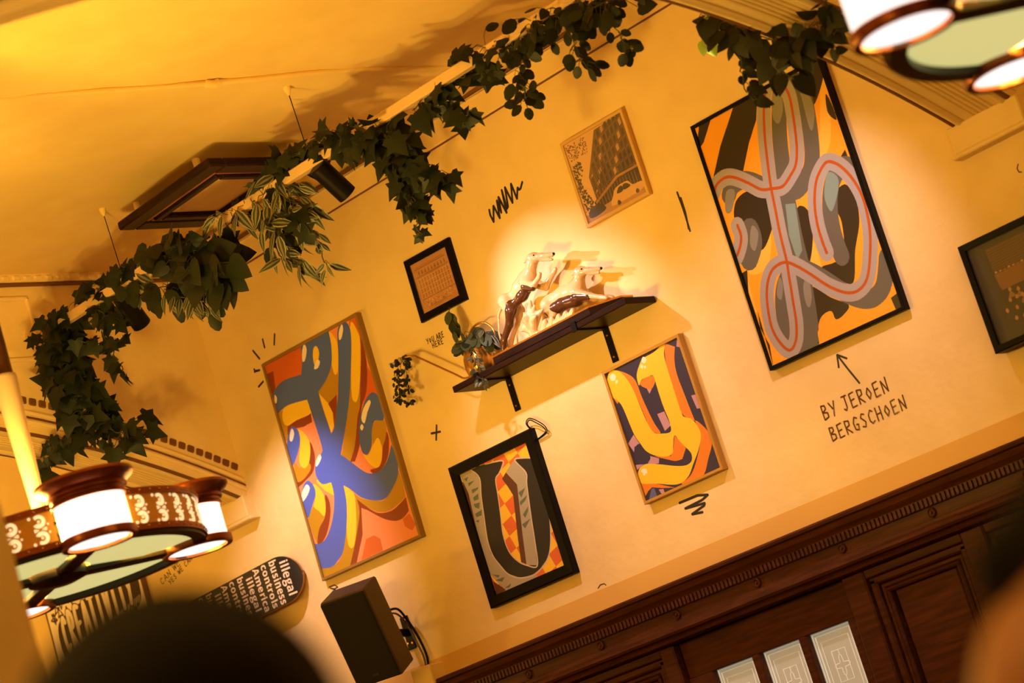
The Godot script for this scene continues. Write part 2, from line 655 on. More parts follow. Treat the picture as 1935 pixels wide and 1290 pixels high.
func art_block_letter() -> Array:
	return [
		["u_brown", "poly", [4, 58, 80, 145, 73, 520, 2, 831, -66, 755, -26, 388]],
		["u_brown", "poly", [7, 886, 145, 992, -2, 1004]],
		["u_grey", "poly", [0, 0, 165, 2, 245, 92, 195, 228, 149, 391, 101, 567, 107, 696, 162, 793, 234, 884, 369, 949, 555, 970, 605, 988, 535, 1024, 142, 997, 51, 896, 2, 831, -10, 661, 7, 396, 40, 169]],
		["u_green", "poly", [37, 46, 102, 42, 64, 73]],
		["u_green", "poly", [75, 89, 175, 91, 72, 116]],
		["u_green", "poly", [95, 149, 194, 154, 175, 169, 91, 181]],
		["u_green", "poly", [83, 213, 166, 200, 149, 243, 86, 241]],
		["u_green", "poly", [61, 262, 150, 270, 118, 316, 70, 291]],
		["u_green", "poly", [42, 338, 147, 330, 123, 371, 50, 367]],
		["u_green", "poly", [22, 393, 77, 394, 54, 415]],
		["u_green", "poly", [24, 836, 120, 866, 87, 878]],
		["u_green", "poly", [44, 888, 178, 893, 125, 920]],
		["u_green", "poly", [130, 975, 238, 961, 199, 984]],
		["u_dark", "poly", [165, 2, 285, 0, 374, 12, 615, 50, 522, 123, 449, 158, 415, 283, 371, 433, 325, 582, 332, 717, 400, 813, 504, 876, 642, 914, 702, 741, 751, 554, 824, 307, 863, 210, 772, 80, 1006, 132, 1030, 186, 1030, 332, 1012, 487, 986, 612, 892, 800, 799, 896, 667, 946, 530, 970, 370, 948, 235, 883, 163, 792, 92, 679, 96, 566, 149, 391, 195, 228, 245, 92]],
		["u_brown", "poly", [533, 176, 610, 143, 702, 269, 641, 447, 575, 643, 508, 873, 447, 838, 510, 627, 610, 333, 579, 258]],
		["u_grey", "poly", [612, 140, 764, 80, 862, 212, 824, 307, 751, 554, 702, 741, 642, 914, 506, 873, 575, 643, 641, 447, 702, 269]],
		["u_line", "stroke", [165, 2, 245, 92, 195, 228, 149, 391, 101, 567, 107, 696, 162, 793, 234, 884, 369, 949, 555, 970, 679, 947, 799, 896, 892, 800, 973, 636, 1002, 511], 7],
		["u_line", "stroke", [374, 12, 615, 50, 522, 123, 449, 158, 415, 283, 371, 433, 325, 582, 332, 717, 400, 813, 503, 878, 640, 916, 702, 741, 751, 554, 824, 307, 862, 212, 772, 80, 1006, 132], 7],
		["u_green", "poly", [685, 331, 792, 318, 708, 377]],
		["u_green", "poly", [669, 401, 787, 377, 751, 408, 663, 432]],
		["u_green", "poly", [657, 504, 756, 462, 735, 497, 676, 535]],
		["u_green", "poly", [605, 571, 737, 557, 631, 611]],
	]

func art_outline_letters() -> Array:
	return [
		["l_dark", "poly", [0, 0, 134, -1, 34, 66, -3, 78]],
		["l_yellow", "poly", [2, -4, 37, -2, 3, 37]],
		["l_dark", "poly", [331, -8, 519, -5, 450, 89, 347, 158, 243, 247, 22, 211, 140, 115]],
		["l_sheen", "smooth", [976, 61, 993, 125, 948, 230, 891, 310, 807, 351, 785, 325, 872, 221]],
		["l_sheen", "smooth", [299, 450, 287, 529, 222, 615, 136, 645, 51, 628, 65, 575, 181, 543]],
		["l_sheen", "smooth", [556, 618, 565, 692, 547, 749, 488, 724]],
		["l_sheen", "smooth", [21, 646, 20, 707, 15, 776, -13, 759]],
		["l_dark", "smooth", [125, 342, 239, 330, 353, 380, 345, 461, 292, 520, 187, 565, 143, 482, 71, 412]],
		["l_dark", "smooth", [511, 494, 575, 484, 602, 548, 533, 654, 460, 707, 448, 652]],
		["l_dark", "smooth", [780, 511, 897, 479, 936, 551, 908, 637, 820, 727, 734, 837, 634, 791, 559, 732, 652, 735, 735, 725, 793, 607]],
		["l_dark", "smooth", [868, 17, 1015, 2, 990, 70, 872, 146, 868, 92]],
		["l_dark", "smooth", [974, 130, 991, 188, 986, 240, 946, 197]],
		["l_dark", "poly", [976, 358, 980, 417, 922, 381]],
		["l_dark", "smooth", [344, 738, 451, 780, 556, 853, 656, 908, 598, 934, 539, 937, 525, 900, 446, 905, 388, 951, 359, 1003, 232, 1001, 299, 838]],
		["l_dark", "poly", [23, 778, 5, 1001, 28, 920, 1, 843]],
		["l_dark", "poly", [-26, 614, 43, 611, 1, 692, -10, 679]],
		["l_dark", "poly", [946, 951, 998, 944, 1000, 1000, 952, 998]],
		["l_shadow", "stroke", [86, 308, 126, 284, 199, 277, 266, 294, 351, 342, 420, 386, 497, 403, 576, 414, 662, 386, 711, 362, 748, 319, 776, 263, 808, 176, 824, 106, 809, 54, 784, 15, 731, 7, 688, 28, 622, 107, 569, 199, 530, 294, 495, 390, 471, 488, 447, 585, 432, 683, 414, 740, 379, 852, 354, 926], 66],
		["l_shadow", "stroke", [312, 998, 249, 1022, 200, 980, 177, 914, 193, 837, 224, 775, 272, 726, 332, 701, 419, 700, 491, 736, 569, 791, 658, 859, 758, 910, 844, 922, 930, 893, 1010, 802], 66],
		["l_shadow", "stroke", [1059, 702, 1077, 604, 1063, 538, 1032, 484, 986, 437, 926, 411, 868, 426, 806, 462, 751, 530, 722, 605, 714, 675, 718, 727], 66],
		["l_shadow", "stroke", [157, 467, 158, 511, 130, 545, 81, 578], 78],
		["l_shadow", "poly", [421, 424, 529, 452, 461, 676, 373, 987, 248, 991, 299, 838]],
		["l_teal", "poly", [457, 444, 525, 458, 467, 637, 412, 664, 411, 561]],
		["l_teal", "smooth", [818, 408, 865, 439, 844, 486, 753, 551, 733, 499, 765, 445]],
		["l_sheen2", "smooth", [652, 1, 676, 42, 657, 101, 600, 144, 570, 121, 590, 62]],
		["l_sheen2", "smooth", [816, 36, 862, 101, 860, 170, 808, 230, 791, 210, 803, 118]],
		["l_sheen2", "smooth", [446, 744, 431, 811, 390, 851, 373, 827, 396, 762]],
		["l_sheen2", "smooth", [249, 694, 257, 726, 215, 776, 193, 751]],
		["l_sheen2", "smooth", [80, 289, 139, 304, 69, 370, 27, 359]],
		["l_sheen2", "smooth", [177, 460, 206, 498, 145, 555, 123, 523]],
		["l_letter", "stroke", [-10, 268, 30, 245, 103, 237, 170, 255, 256, 303, 325, 347, 402, 364, 482, 375, 567, 347, 616, 323, 653, 280, 681, 224, 712, 137, 728, 66, 713, 14, 689, -25, 635, -33, 592, -12, 526, 67, 474, 159, 434, 255, 400, 351, 376, 449, 353, 546, 338, 645, 320, 702, 286, 815, 261, 889, 219, 948, 156, 972, 107, 930, 83, 864, 99, 788, 130, 724, 178, 676, 238, 650, 325, 650, 398, 686, 476, 741, 565, 809, 665, 860, 752, 872, 838, 843, 918, 752, 967, 662, 985, 564, 971, 498, 940, 443, 893, 396, 833, 370, 775, 385, 713, 421, 658, 490, 629, 565, 622, 635, 626, 688], 62],
		["l_letter", "stroke", [78, 432, 79, 476, 52, 510, 2, 544], 62],
		["l_line", "stroke", [-10, 268, 30, 245, 103, 237, 170, 255, 256, 303, 325, 347, 402, 364, 482, 375, 567, 347, 616, 323, 653, 280, 681, 224, 712, 137, 728, 66, 713, 14, 689, -25, 635, -33, 592, -12, 526, 67, 474, 159, 434, 255, 400, 351, 376, 449, 353, 546, 338, 645, 320, 702, 286, 815, 261, 889, 219, 948, 156, 972, 107, 930, 83, 864, 99, 788, 130, 724, 178, 676, 238, 650, 325, 650, 398, 686, 476, 741, 565, 809, 665, 860, 752, 872, 838, 843, 918, 752, 967, 662, 985, 564, 971, 498, 940, 443, 893, 396, 833, 370, 775, 385, 713, 421, 658, 490, 629, 565, 622, 635, 626, 688], 11],
		["l_line", "stroke", [78, 432, 79, 476, 52, 510, 7, 540], 11],
	]

# ---------------------------------------------------------------- pictures on the wall
func face(c: Vector3, w: float, h: float, z: float, m: Material) -> ArrayMesh:
	var g := Geo.new()
	g.quad(c + V(-w / 2, -h / 2, z), c + V(w / 2, -h / 2, z), c + V(w / 2, h / 2, z), c + V(-w / 2, h / 2, z))
	return g.mesh(m, 0.0)

func frame_bars(t: Node3D, w: float, h: float, wide: float, deep: float, m: Material) -> void:
	# four mitred bars round a w x h opening's outside
	var o := [Vector2(-w / 2, -h / 2), Vector2(w / 2, -h / 2), Vector2(w / 2, h / 2), Vector2(-w / 2, h / 2)]
	for k in 4:
		var a: Vector2 = o[k]
		var b: Vector2 = o[(k + 1) % 4]
		var ia := a - Vector2(signf(a.x), signf(a.y)) * wide
		var ib := b - Vector2(signf(b.x), signf(b.y)) * wide
		var c := 0.15 * wide
		var a2 := a - Vector2(signf(a.x), signf(a.y)) * c
		var b2 := b - Vector2(signf(b.x), signf(b.y)) * c
		var g := Geo.new()
		var from := g.t.size()
		var z := [V(a.x, a.y, 0), V(b.x, b.y, 0), V(b.x, b.y, deep - c), V(a.x, a.y, deep - c), V(a2.x, a2.y, deep), V(b2.x, b2.y, deep), V(ia.x, ia.y, deep - c * 0.5), V(ib.x, ib.y, deep - c * 0.5), V(ia.x, ia.y, 0), V(ib.x, ib.y, 0)]
		for q in [[0, 1, 2, 3], [3, 2, 5, 4], [4, 5, 7, 6], [6, 7, 9, 8], [8, 9, 1, 0]]:
			g.quad(z[q[0]], z[q[1]], z[q[2]], z[q[3]])
		for q in [[0, 3, 4, 6, 8], [1, 9, 7, 5, 2]]:
			var first := g.v.size()
			for i in q:
				g.p(z[i])
			for i in range(1, 4):
				g.tri(first, first + i, first + i + 1)
		g.orient(from)
		part("frame_bar", g.mesh(m, 10.0), t)

func picture(called: String, label: String, cat: String, at: Vector3, w: float, h: float, wide: float, deep: float, fm: Material, art: Material, set_back: float, turn := 0.0, glass := false) -> Node3D:
	var t := thing(called, label, cat, at)
	t.rotation_degrees = V(0, 0, turn)
	frame_bars(t, w, h, wide, deep, fm)
	part("backing", boxm(V(0, 0, (deep - set_back) * 0.5 - 0.001), V(w - 2 * wide + 0.002, h - 2 * wide + 0.002, deep - set_back - 0.002), M.board), t)
	part("print", face(Vector3.ZERO, w - 2 * wide, h - 2 * wide, deep - set_back + 0.0005, art), t)
	if glass:
		part("glass", face(Vector3.ZERO, w - 2 * wide, h - 2 * wide, deep - set_back * 0.4, M.pane), t)
	return t

# ---------------------------------------------------------------- marker strokes on the wall
func strokes(lines: Array, width: float, m: Material, z := 0.0006) -> ArrayMesh:
	var g := Geo.new()
	for l in lines:
		for i in l.size() - 1:
			var a := V(l[i].x, l[i].y, z)
			var b := V(l[i + 1].x, l[i + 1].y, z)
			var d := (b - a).normalized() * width * 0.3
			g.tube([a - d, a, b, b + d], [width * 0.25, width * 0.5, width * 0.5, width * 0.25], 8, 0.18)
	return g.mesh(m, 40.0)

func glyph(ch: String) -> Array:
	# capitals in a unit box, each a list of pen strokes
	match ch:
		"A": return [[0, 0, 0.45, 1, 0.9, 0], [0.2, 0.38, 0.7, 0.38]]
		"B": return [[0.05, 0, 0.05, 1, 0.55, 0.95, 0.6, 0.7, 0.1, 0.52, 0.7, 0.4, 0.7, 0.1, 0.05, 0]]
		"C": return [[0.75, 0.85, 0.45, 1, 0.1, 0.7, 0.1, 0.25, 0.4, 0, 0.75, 0.15]]
		"E": return [[0.7, 1, 0.05, 0.97, 0.05, 0, 0.75, 0.03], [0.05, 0.5, 0.6, 0.54]]
		"G": return [[0.75, 0.85, 0.4, 1, 0.08, 0.6, 0.15, 0.1, 0.6, 0, 0.75, 0.4, 0.45, 0.42]]
		"H": return [[0.05, 0, 0.05, 1], [0.7, 0, 0.7, 1], [0.05, 0.5, 0.7, 0.52]]
		"I": return [[0.4, 0, 0.4, 1]]
		"J": return [[0.1, 1, 0.8, 1], [0.5, 1, 0.5, 0.2, 0.3, 0, 0.05, 0.15]]
		"L": return [[0.05, 1, 0.05, 0, 0.65, 0.03]]
		"N": return [[0.05, 0, 0.05, 0.9, 0.7, 0.05, 0.75, 1.05]]
		"O": return [[0.4, 0.85, 0.08, 0.5, 0.35, 0.05, 0.7, 0.4, 0.4, 0.85]]
		"P": return [[0.05, 0, 0.05, 1, 0.65, 0.9, 0.6, 0.55, 0.05, 0.48]]
		"R": return [[0.05, 0, 0.05, 1, 0.65, 0.92, 0.62, 0.6, 0.05, 0.48, 0.75, 0]]
		"S": return [[0.7, 0.9, 0.35, 1, 0.1, 0.75, 0.65, 0.35, 0.45, 0, 0.05, 0.1]]
		"T": return [[0.0, 1, 0.85, 1], [0.42, 1, 0.42, 0]]
		"U": return [[0.05, 1, 0.08, 0.2, 0.4, 0, 0.7, 0.25, 0.72, 1]]
		"V": return [[0.0, 1, 0.4, 0, 0.8, 1]]
		"W": return [[0.0, 1, 0.22, 0, 0.45, 0.75, 0.68, 0, 0.9, 1]]
		"Y": return [[0.0, 1, 0.4, 0.5], [0.8, 1, 0.3, 0]]
	return []

func written(text: String, at: Vector2, high: float, wide: float, slope := 0.0) -> Array:
	var out := []
	var x := 0.0
	for ch in text:
		for s in glyph(ch):
			var l := []
			for i in range(0, s.size(), 2):
				l.append(at + Vector2(x + s[i] * wide * 0.85, s[i + 1] * high).rotated(slope))
			out.append(l)
		x += wide * (0.6 if ch == " " else 1.0)
	return out

# ---------------------------------------------------------------- leaves
func leaf_mesh(half: Array, m: Material, fold := 0.16, droop := 0.22, stripes := false) -> ArrayMesh:
	# HALF: right-hand outline from the stalk (0,0) to the tip (0,-1); the blade folds along its midrib
	var g := Geo.new()
	g.use_col = stripes
	var at := func(x: float, y: float) -> Vector3: return V(x, y, -fold * absf(x) - droop * y * y)
	var dark := Color(0.018, 0.024, 0.014)
	var pale := Color(0.24, 0.23, 0.15)
	if stripes:
		var n := half.size()
		for s in [-1.0, 1.0]:
			for i in n - 1:
				for band in [[0.0, 0.22, pale * 0.6], [0.22, 0.72, dark], [0.72, 1.0, pale]]:
					var a: Vector2 = half[i]
					var b: Vector2 = half[i + 1]
					g.c = band[2]
					g.quad(at.call(s * a.x * band[0], a.y), at.call(s * a.x * band[1], a.y), at.call(s * b.x * band[1], b.y), at.call(s * b.x * band[0], b.y))
	else:
		var mid := g.p(at.call(0.0, -0.42))
		var ring := []
		for q in half:
			ring.append(g.p(at.call(q.x, q.y)))
		for i in range(half.size() - 2, 0, -1):
			ring.append(g.p(at.call(-half[i].x, half[i].y)))
		for i in ring.size():
			g.tri(mid, ring[(i + 1) % ring.size()], ring[i])
	return g.mesh(m, 50.0)

var LEAF := {}

func vine(t: Node3D, called: String, pts: Array, n: int, kinds: Array, size: Vector2, spread: float, stem_r := 0.0022) -> void:
	var line := curve(pts, 5)
	for i in range(1, line.size() - 1):
		line[i] += V(rng.randf_range(-1, 1), rng.randf_range(-1, 1), rng.randf_range(-1, 1)) * 0.008
	var g := Geo.new()
	g.tube(line, stem_r, 5)
	for i in n:
		var f := (i + rng.randf()) / n * (line.size() - 1)
		var k := mini(int(f), line.size() - 2)
		var on: Vector3 = (line[k] as Vector3).lerp(line[k + 1], f - k)
		var way := V(rng.randfn(0, 1), rng.randfn(-0.15, 0.8), rng.randfn(0, 1)).normalized()
		var at := on + way * spread * sqrt(rng.randf())
		var s := rng.randf_range(size.x, size.y)
		var tip := (V(way.x, way.y * 0.6 - 0.75, way.z * 0.7) + V(rng.randfn(0, 0.35), rng.randfn(0, 0.35), rng.randfn(0, 0.35))).normalized()
		var nor := V(rng.randfn(0.35, 0.45), rng.randfn(0.15, 0.4), 1.0)
		nor = (nor - tip * nor.dot(tip)).normalized()
		var o := part("leaf", LEAF[kinds[rng.randi() % kinds.size()]], t)
		o.transform = Transform3D(Basis(tip.cross(nor) * s, -tip * s, nor * s), at)
		if on.distance_to(at) > 0.012:
			g.tube([on, on.lerp(at, 0.5) + V(0, 0.012, 0.004), at], 0.0013, 4)
	part(called, g.mesh(M.stem, 60.0), t)

# ---------------------------------------------------------------- mouldings that run along x
func moulding(prof: Array, x0: float, x1: float, m: Material, crease := 25.0) -> ArrayMesh:
	var g := Geo.new()
	g.prism(PackedVector2Array(prof), x0, x1, Transform3D(Basis(V(0, 0, 1), V(0, 1, 0), V(1, 0, 0)), Vector3.ZERO))
	return g.mesh(m, crease)

# ---------------------------------------------------------------- the room
func arch_y(z: float, rise: float) -> float:
	var u := (z - 2.15) / 2.15
	return 3.455 + rise * (1.0 - u * u)

func arch_wall(x_near: float, x_far: float, rise: float, rich: bool) -> void:
	# a wall across the bay, pierced by a low arch from the back wall to a pier
	var poly := PackedVector2Array()
	var n := 40
	for i in n + 1:
		var z := 4.3 * i / n
		poly.append(Vector2(z, arch_y(z, rise)))
	for q in [Vector2(4.7, 3.455), Vector2(4.7, 4.5), Vector2(0, 4.5)]:
		poly.append(q)
	var g := Geo.new()
	g.prism(poly, x_far, x_near, Transform3D(Basis(V(0, 0, 1), V(0, 1, 0), V(1, 0, 0)), Vector3.ZERO))
	var w := struct("wall_arch", g.mesh(M.plaster, 20.0))
	var path := func(x: float, dy: float, dz0 := 0.0) -> Array:
		var o := []
		for i in n + 1:
			var z := lerpf(dz0, 4.3, float(i) / n)
			o.append(V(x, arch_y(z, rise) + dy, z))
		return o
	# reeds along the soffit, groove shade painted as brown strips at its edges
	var wide := x_near - x_far
	for f in [0.36, 0.44, 0.52, 0.6, 0.68]:
		var r := Geo.new()
		r.tube(path.call(lerpf(x_far, x_near, f), -0.001), 0.0045, 6)
		struct("reed", r.mesh(M.plaster, 50.0), w)
	for f in [0.12, 0.88]:
		var r := Geo.new()
		r.tube(path.call(lerpf(x_far, x_near, f), 0.001), 0.014, 8)
		struct("bead", r.mesh(M.plaster, 50.0), w)
	for x in [x_far + 0.006, x_near - 0.006]:
		var r := Geo.new()
		r.tube(path.call(x, 0.0), 0.0085, 6)
		struct("groove_shade", r.mesh(M.trim_and_shade_brown, 50.0), w)
	# archivolt on the near face, its groove shade painted as a brown line
	for d in [[0.066, 0.0075, M.trim_and_shade_brown], [0.05, 0.012, M.plaster], [0.09, 0.012, M.plaster]]:
		var r := Geo.new()
		r.tube(path.call(x_near, d[0]), d[1], 6)
		struct("archivolt", r.mesh(d[2], 50.0), w)
	if rich:
		var step := 0.046
		var z := 0.03
		while z < 1.9:
			var dy := arch_y(z + 0.01, rise) - arch_y(z - 0.01, rise)
			var b := Geo.new()
			b.box(Vector3.ZERO, V(0.012, 0.03, 0.033), 0.004)
			var o := struct("recess_shade", b.mesh(M.trim_and_shade_brown, 20.0), w)  # shaded recess between dentils, painted on as a brown block
			o.position = V(x_near + 0.003, arch_y(z, rise) + 0.14, z)
			o.rotation.x = -atan2(dy, 0.02)
			z += step / sqrt(1.0 + pow(dy / 0.02, 2))
		# cornice and a raised panel on the wall above
		struct("cornice_strip", boxm(V(x_near + 0.01, 4.456, 2.2), V(0.024, 0.01, 4.3), M.trim_and_shade_brown, 0.003), w)
		struct("cornice_strip", boxm(V(x_near + 0.008, 4.483, 2.2), V(0.024, 0.036, 4.3), M.plaster, 0.003), w)
		for i in 40:
			struct("cornice_block", boxm(V(x_near + 0.012, 4.482, 0.08 + i * 0.055), V(0.03, 0.026, 0.042), M.plaster, 0.008), w)
		for s in [[V(x_near + 0.004, 4.4, 2.15), V(0.016, 0.018, 2.58)], [V(x_near + 0.004, 4.14, 2.15), V(0.016, 0.018, 2.58)], [V(x_near + 0.004, 4.27, 0.87), V(0.016, 0.27, 0.018)], [V(x_near + 0.004, 4.27, 3.43), V(0.016, 0.27, 0.018)]]:
			struct("panel_moulding", boxm(s[0], s[1], M.plaster, 0.005), w)
	# impost block on the back wall
	struct("impost", boxm(V((x_near + x_far) / 2.0, 3.428, 0.02), V(wide + 0.05, 0.092, 0.07), M.plaster, 0.004), w)
	struct("impost", boxm(V((x_near + x_far) / 2.0, 3.375, 0.015), V(wide + 0.08, 0.016, 0.085), M.plaster, 0.004), w)
	# the pier at the far end
	struct("pier", boxm(V((x_near + x_far) / 2.0, 1.73, 4.5), V(wide, 3.46, 0.4), M.plaster, 0.01), w)

func build_room() -> void:
	var wall := struct("wall_back", boxm(V(-4, 3.52, -0.15), V(16, 2.06, 0.3), M.plaster))
	struct("wall_back_lower", boxm(V(-4, 1.25, -0.21), V(16, 2.5, 0.18), M.wood))
	struct("wall_left", boxm(V(-12.15, 2.25, 4.75), V(0.3, 4.5, 10.1), M.plaster))
	struct("wall_right", boxm(V(4.15, 2.25, 4.75), V(0.3, 4.5, 10.1), M.plaster))
	struct("wall_front", boxm(V(-4, 2.25, 9.65), V(16, 4.5, 0.3), M.plaster))
	struct("floor", boxm(V(-4, -0.1, 4.75), V(16.6, 0.2, 10.1), M.floor_wood))
	# plaster ceiling, uneven by some millimetres
	var n1 := FastNoiseLite.new()
	n1.seed = 5
	n1.frequency = 1.0
	n1.fractal_octaves = 3
	var g := Geo.new()
	var nx := 150
	var nz := 96
	var ids := PackedInt32Array()
	for i in nx + 1:
		for k in nz + 1:
			var x := lerpf(-12.1, 4.1, float(i) / nx)
			var z := lerpf(-0.1, 9.6, float(k) / nz)
			var y := 4.5 + 0.012 * n1.get_noise_2d(x * 1.7 + z * 0.35, z * 0.5) + 0.009 * n1.get_noise_2d(x * 4.0 + 40.0, z * 1.8)
			ids.append(g.p(V(x, y, z)))
	for i in nx:
		for k in nz:
			var a := ids[i * (nz + 1) + k]
			var b := ids[(i + 1) * (nz + 1) + k]
			g.tri(a, b, b + 1)
			g.tri(a, b + 1, a + 1)
	var c := struct("ceiling", g.mesh(M.ceiling, 80.0))
	struct("slab", boxm(V(-4, 4.7, 4.75), V(16.6, 0.3, 10.2), M.ceiling), c)
	# a plastered-over conductor crossing the ceiling
	var seam := Geo.new()
	seam.tube(curve([V(-6.3, 4.498, 2.5), V(-6.204, 4.498, 2.143), V(-6.179, 4.498, 2.076), V(-6.112, 4.498, 1.839), V(-5.992, 4.497, 1.304), V(-5.851, 4.498, 0.816), V(-5.783, 4.498, 0.444), V(-5.73, 4.498, 0.21)], 6), 0.011, 8)
	seam.tube([V(-6.0, 4.497, 1.33), V(-5.99, 4.49, 1.3), V(-5.985, 4.497, 1.28)], 0.016, 8)
	struct("seam", seam.mesh(M.ceiling, 60.0), c)
	for x in [[-7.81, -4.03], [-11.9, -8.05], [-3.8, 3.9]]:
		# picture rail under the ceiling, shadow gap above it painted brown
		struct("trim", moulding([Vector2(-0.01, 4.378), Vector2(0.006, 4.378), Vector2(0.01, 4.384), Vector2(0.01, 4.462), Vector2(0.016, 4.47), Vector2(-0.01, 4.47)], x[0], x[1], M.plaster))
		struct("trim", moulding([Vector2(-0.01, 4.372), Vector2(0.004, 4.372), Vector2(0.005, 4.379), Vector2(-0.01, 4.379)], x[0], x[1], M.trim_and_shade_brown))
		struct("trim", moulding([Vector2(-0.01, 4.484), Vector2(0.013, 4.484), Vector2(0.016, 4.497), Vector2(-0.01, 4.497)], x[0], x[1], M.trim_and_shade_brown))
	# painted strip that leans in above the panelling
	struct("trim", moulding([Vector2(-0.15, 2.445), Vector2(0.001, 2.445), Vector2(0.001, 2.529), Vector2(-0.002, 2.532), Vector2(-0.15, 2.532)], -11.9, 3.9, M.ochre_paint))
	arch_wall(-7.81, -8.05, 0.52, true)
	arch_wall(-3.8, -4.03, 0.45, false)
	arch_wall(0.15, -0.1, 0.45, false)
	build_panelling()

func build_panelling() -> void:
	var prof := [Vector2(-0.12, 2.447), Vector2(0.062, 2.447), Vector2(0.068, 2.44), Vector2(0.066, 2.43), Vector2(0.055, 2.425), Vector2(0.05, 2.405), Vector2(0.038, 2.393), Vector2(0.034, 2.386), Vector2(0.034, 2.356), Vector2(0.022, 2.356), Vector2(0.022, 2.315), Vector2(0.028, 2.311), Vector2(0.03, 2.3), Vector2(0.04, 2.296), Vector2(0.048, 2.288), Vector2(0.051, 2.279), Vector2(0.045, 2.27), Vector2(0.03, 2.266), Vector2(0.026, 2.262), Vector2(0.034, 2.256), Vector2(0.03, 2.248), Vector2(0.012, 2.243), Vector2(-0.12, 2.243)]
	var t := struct("trim_cornice", moulding(prof, -11.9, 3.9, M.wood))
	var g := Geo.new()
	for i in 230:
		g.box(V(-7.6 + i * 0.0187, 2.371, 0.037), V(0.011, 0.026, 0.009))
	struct("dentil_course", g.mesh(M.wood, 0.0), t).set_meta("kind", "stuff")
	for i in 12:
		var x := -7.72 + i * 0.389
		var r := Geo.new()
		var prf := [Vector2(0.0, 0.012), Vector2(0.004, 0.012), Vector2(0.006, 0.006), Vector2(0.009, 0.006), Vector2(0.012, 0.01), Vector2(0.016, 0.008), Vector2(0.018, 0.0), Vector2(0.0, 0.0)]
		r.lathe(prf, 16)
		var o := struct("rosette", r.mesh(M.wood, 30.0), t)
		o.position = V(x, 2.334, 0.022)
		o.rotation_degrees.x = 90
	# stiles, rails and raised panels either side of the door
	var w := struct("wall_panelling", boxm(V(-4, 1.1, -0.1), V(15.8, 2.2, 0.05), M.wood))
	for s in [[-5.93, -5.862, 0.0], [-5.062, -4.968, 0.0], [-4.552, -4.46, 0.0], [-3.95, -3.86, 0.0], [-6.62, -6.53, 0.0], [-7.3, -7.21, 0.0]]:
		struct("stile", boxm(V((s[0] + s[1]) / 2, 1.121, -0.04), V(s[1] - s[0], 2.243, 0.08), M.wood, 0.006), w)
	for s in [[-4.968, -4.552], [-4.46, -3.95], [-6.53, -5.93], [-7.21, -6.62]]:
		var x0: float = s[0]
		var x1: float = s[1]
		var mid := (x0 + x1) / 2
		struct("rail", boxm(V(mid, 2.227, -0.045), V(x1 - x0, 0.032, 0.08), M.wood, 0.004), w)
		for m in [[0.0, 0.03, -0.022], [0.03, 0.022, -0.036], [0.052, 0.014, -0.028]]:
			var i: float = m[0]
			struct("panel_moulding", boxm(V(x0 + i + m[1] / 2, 1.1, m[2] - 0.02), V(m[1], 2.21 - 2 * i, 0.05), M.wood, 0.007), w)
			struct("panel_moulding", boxm(V(x1 - i - m[1] / 2, 1.1, m[2] - 0.02), V(m[1], 2.21 - 2 * i, 0.05), M.wood, 0.007), w)
			struct("panel_moulding", boxm(V(mid, 2.212 - i - m[1] / 2, m[2] - 0.02), V(x1 - x0 - 2 * i, m[1], 0.05), M.wood, 0.007), w)
		struct("raised_panel", boxm(V(mid, 1.1, -0.055), V(x1 - x0 - 0.145, 2.1, 0.03), M.wood, 0.01), w)
	# the door with its row of etched panes
	var d := struct("door_1", boxm(V(-5.46, 2.172, -0.055), V(0.79, 0.136, 0.05), M.wood, 0.004))
	for s in [[-5.862, -5.744], [-5.558, -5.52], [-5.338, -5.3], [-5.114, -5.062]]:
		struct("muntin", boxm(V((s[0] + s[1]) / 2, 1.75, -0.055), V(s[1] - s[0], 0.72, 0.05), M.wood, 0.006), d)
	struct("lock_rail", boxm(V(-5.46, 0.7, -0.055), V(0.8, 1.4, 0.05), M.wood, 0.004), d)
	for k in 3:
		var x0: float = [-5.744, -5.52, -5.3][k]
		var x1: float = [-5.558, -5.338, -5.114][k]
		var mx := (x0 + x1) / 2
		var pn := struct("pane", boxm(V(mx, 1.75, -0.062), V(x1 - x0, 0.712, 0.008), M.frosted), d)
		var q := Geo.new()
		var hw := (x1 - x0) / 2 - 0.006
		var ln := func(a: Array, wdt: float) -> void:
			var p := []
			for i in range(0, a.size(), 2):
				p.append(V(mx + a[i], a[i + 1], -0.0575))
			q.tube(p, wdt, 5, 0.5)
		for i in [0.0, 0.011]:
			ln.call([-hw + i, 1.41, -hw + i, 2.1 - i, hw - i, 2.1 - i, hw - i, 1.41], 0.0028)
		ln.call([-hw + 0.026, 1.42, -hw + 0.026, 2.066, hw - 0.026, 2.066, hw - 0.026, 1.42], 0.0014)
		var cy := 1.97
		ln.call([-0.03, cy + 0.055, 0.03, cy + 0.055, 0.03, cy - 0.055, -0.03, cy - 0.055, -0.03, cy + 0.055], 0.0013)
		var star := []
		for i in 33:
			var an := TAU * i / 32.0
			var rr := 0.033 * (0.35 + 0.65 * pow(absf(cos(2.0 * an)), 3.0))
			star += [cos(an) * rr, cy + sin(an) * rr * 1.15]
		ln.call(star, 0.0013)
		ln.call([0.0, cy + 0.055, 0.0, cy + 0.036], 0.0013)
		ln.call([0.0, cy - 0.055, 0.0, cy - 0.036], 0.0013)
		struct("etching", q.mesh(M.etched, 50.0), pn)

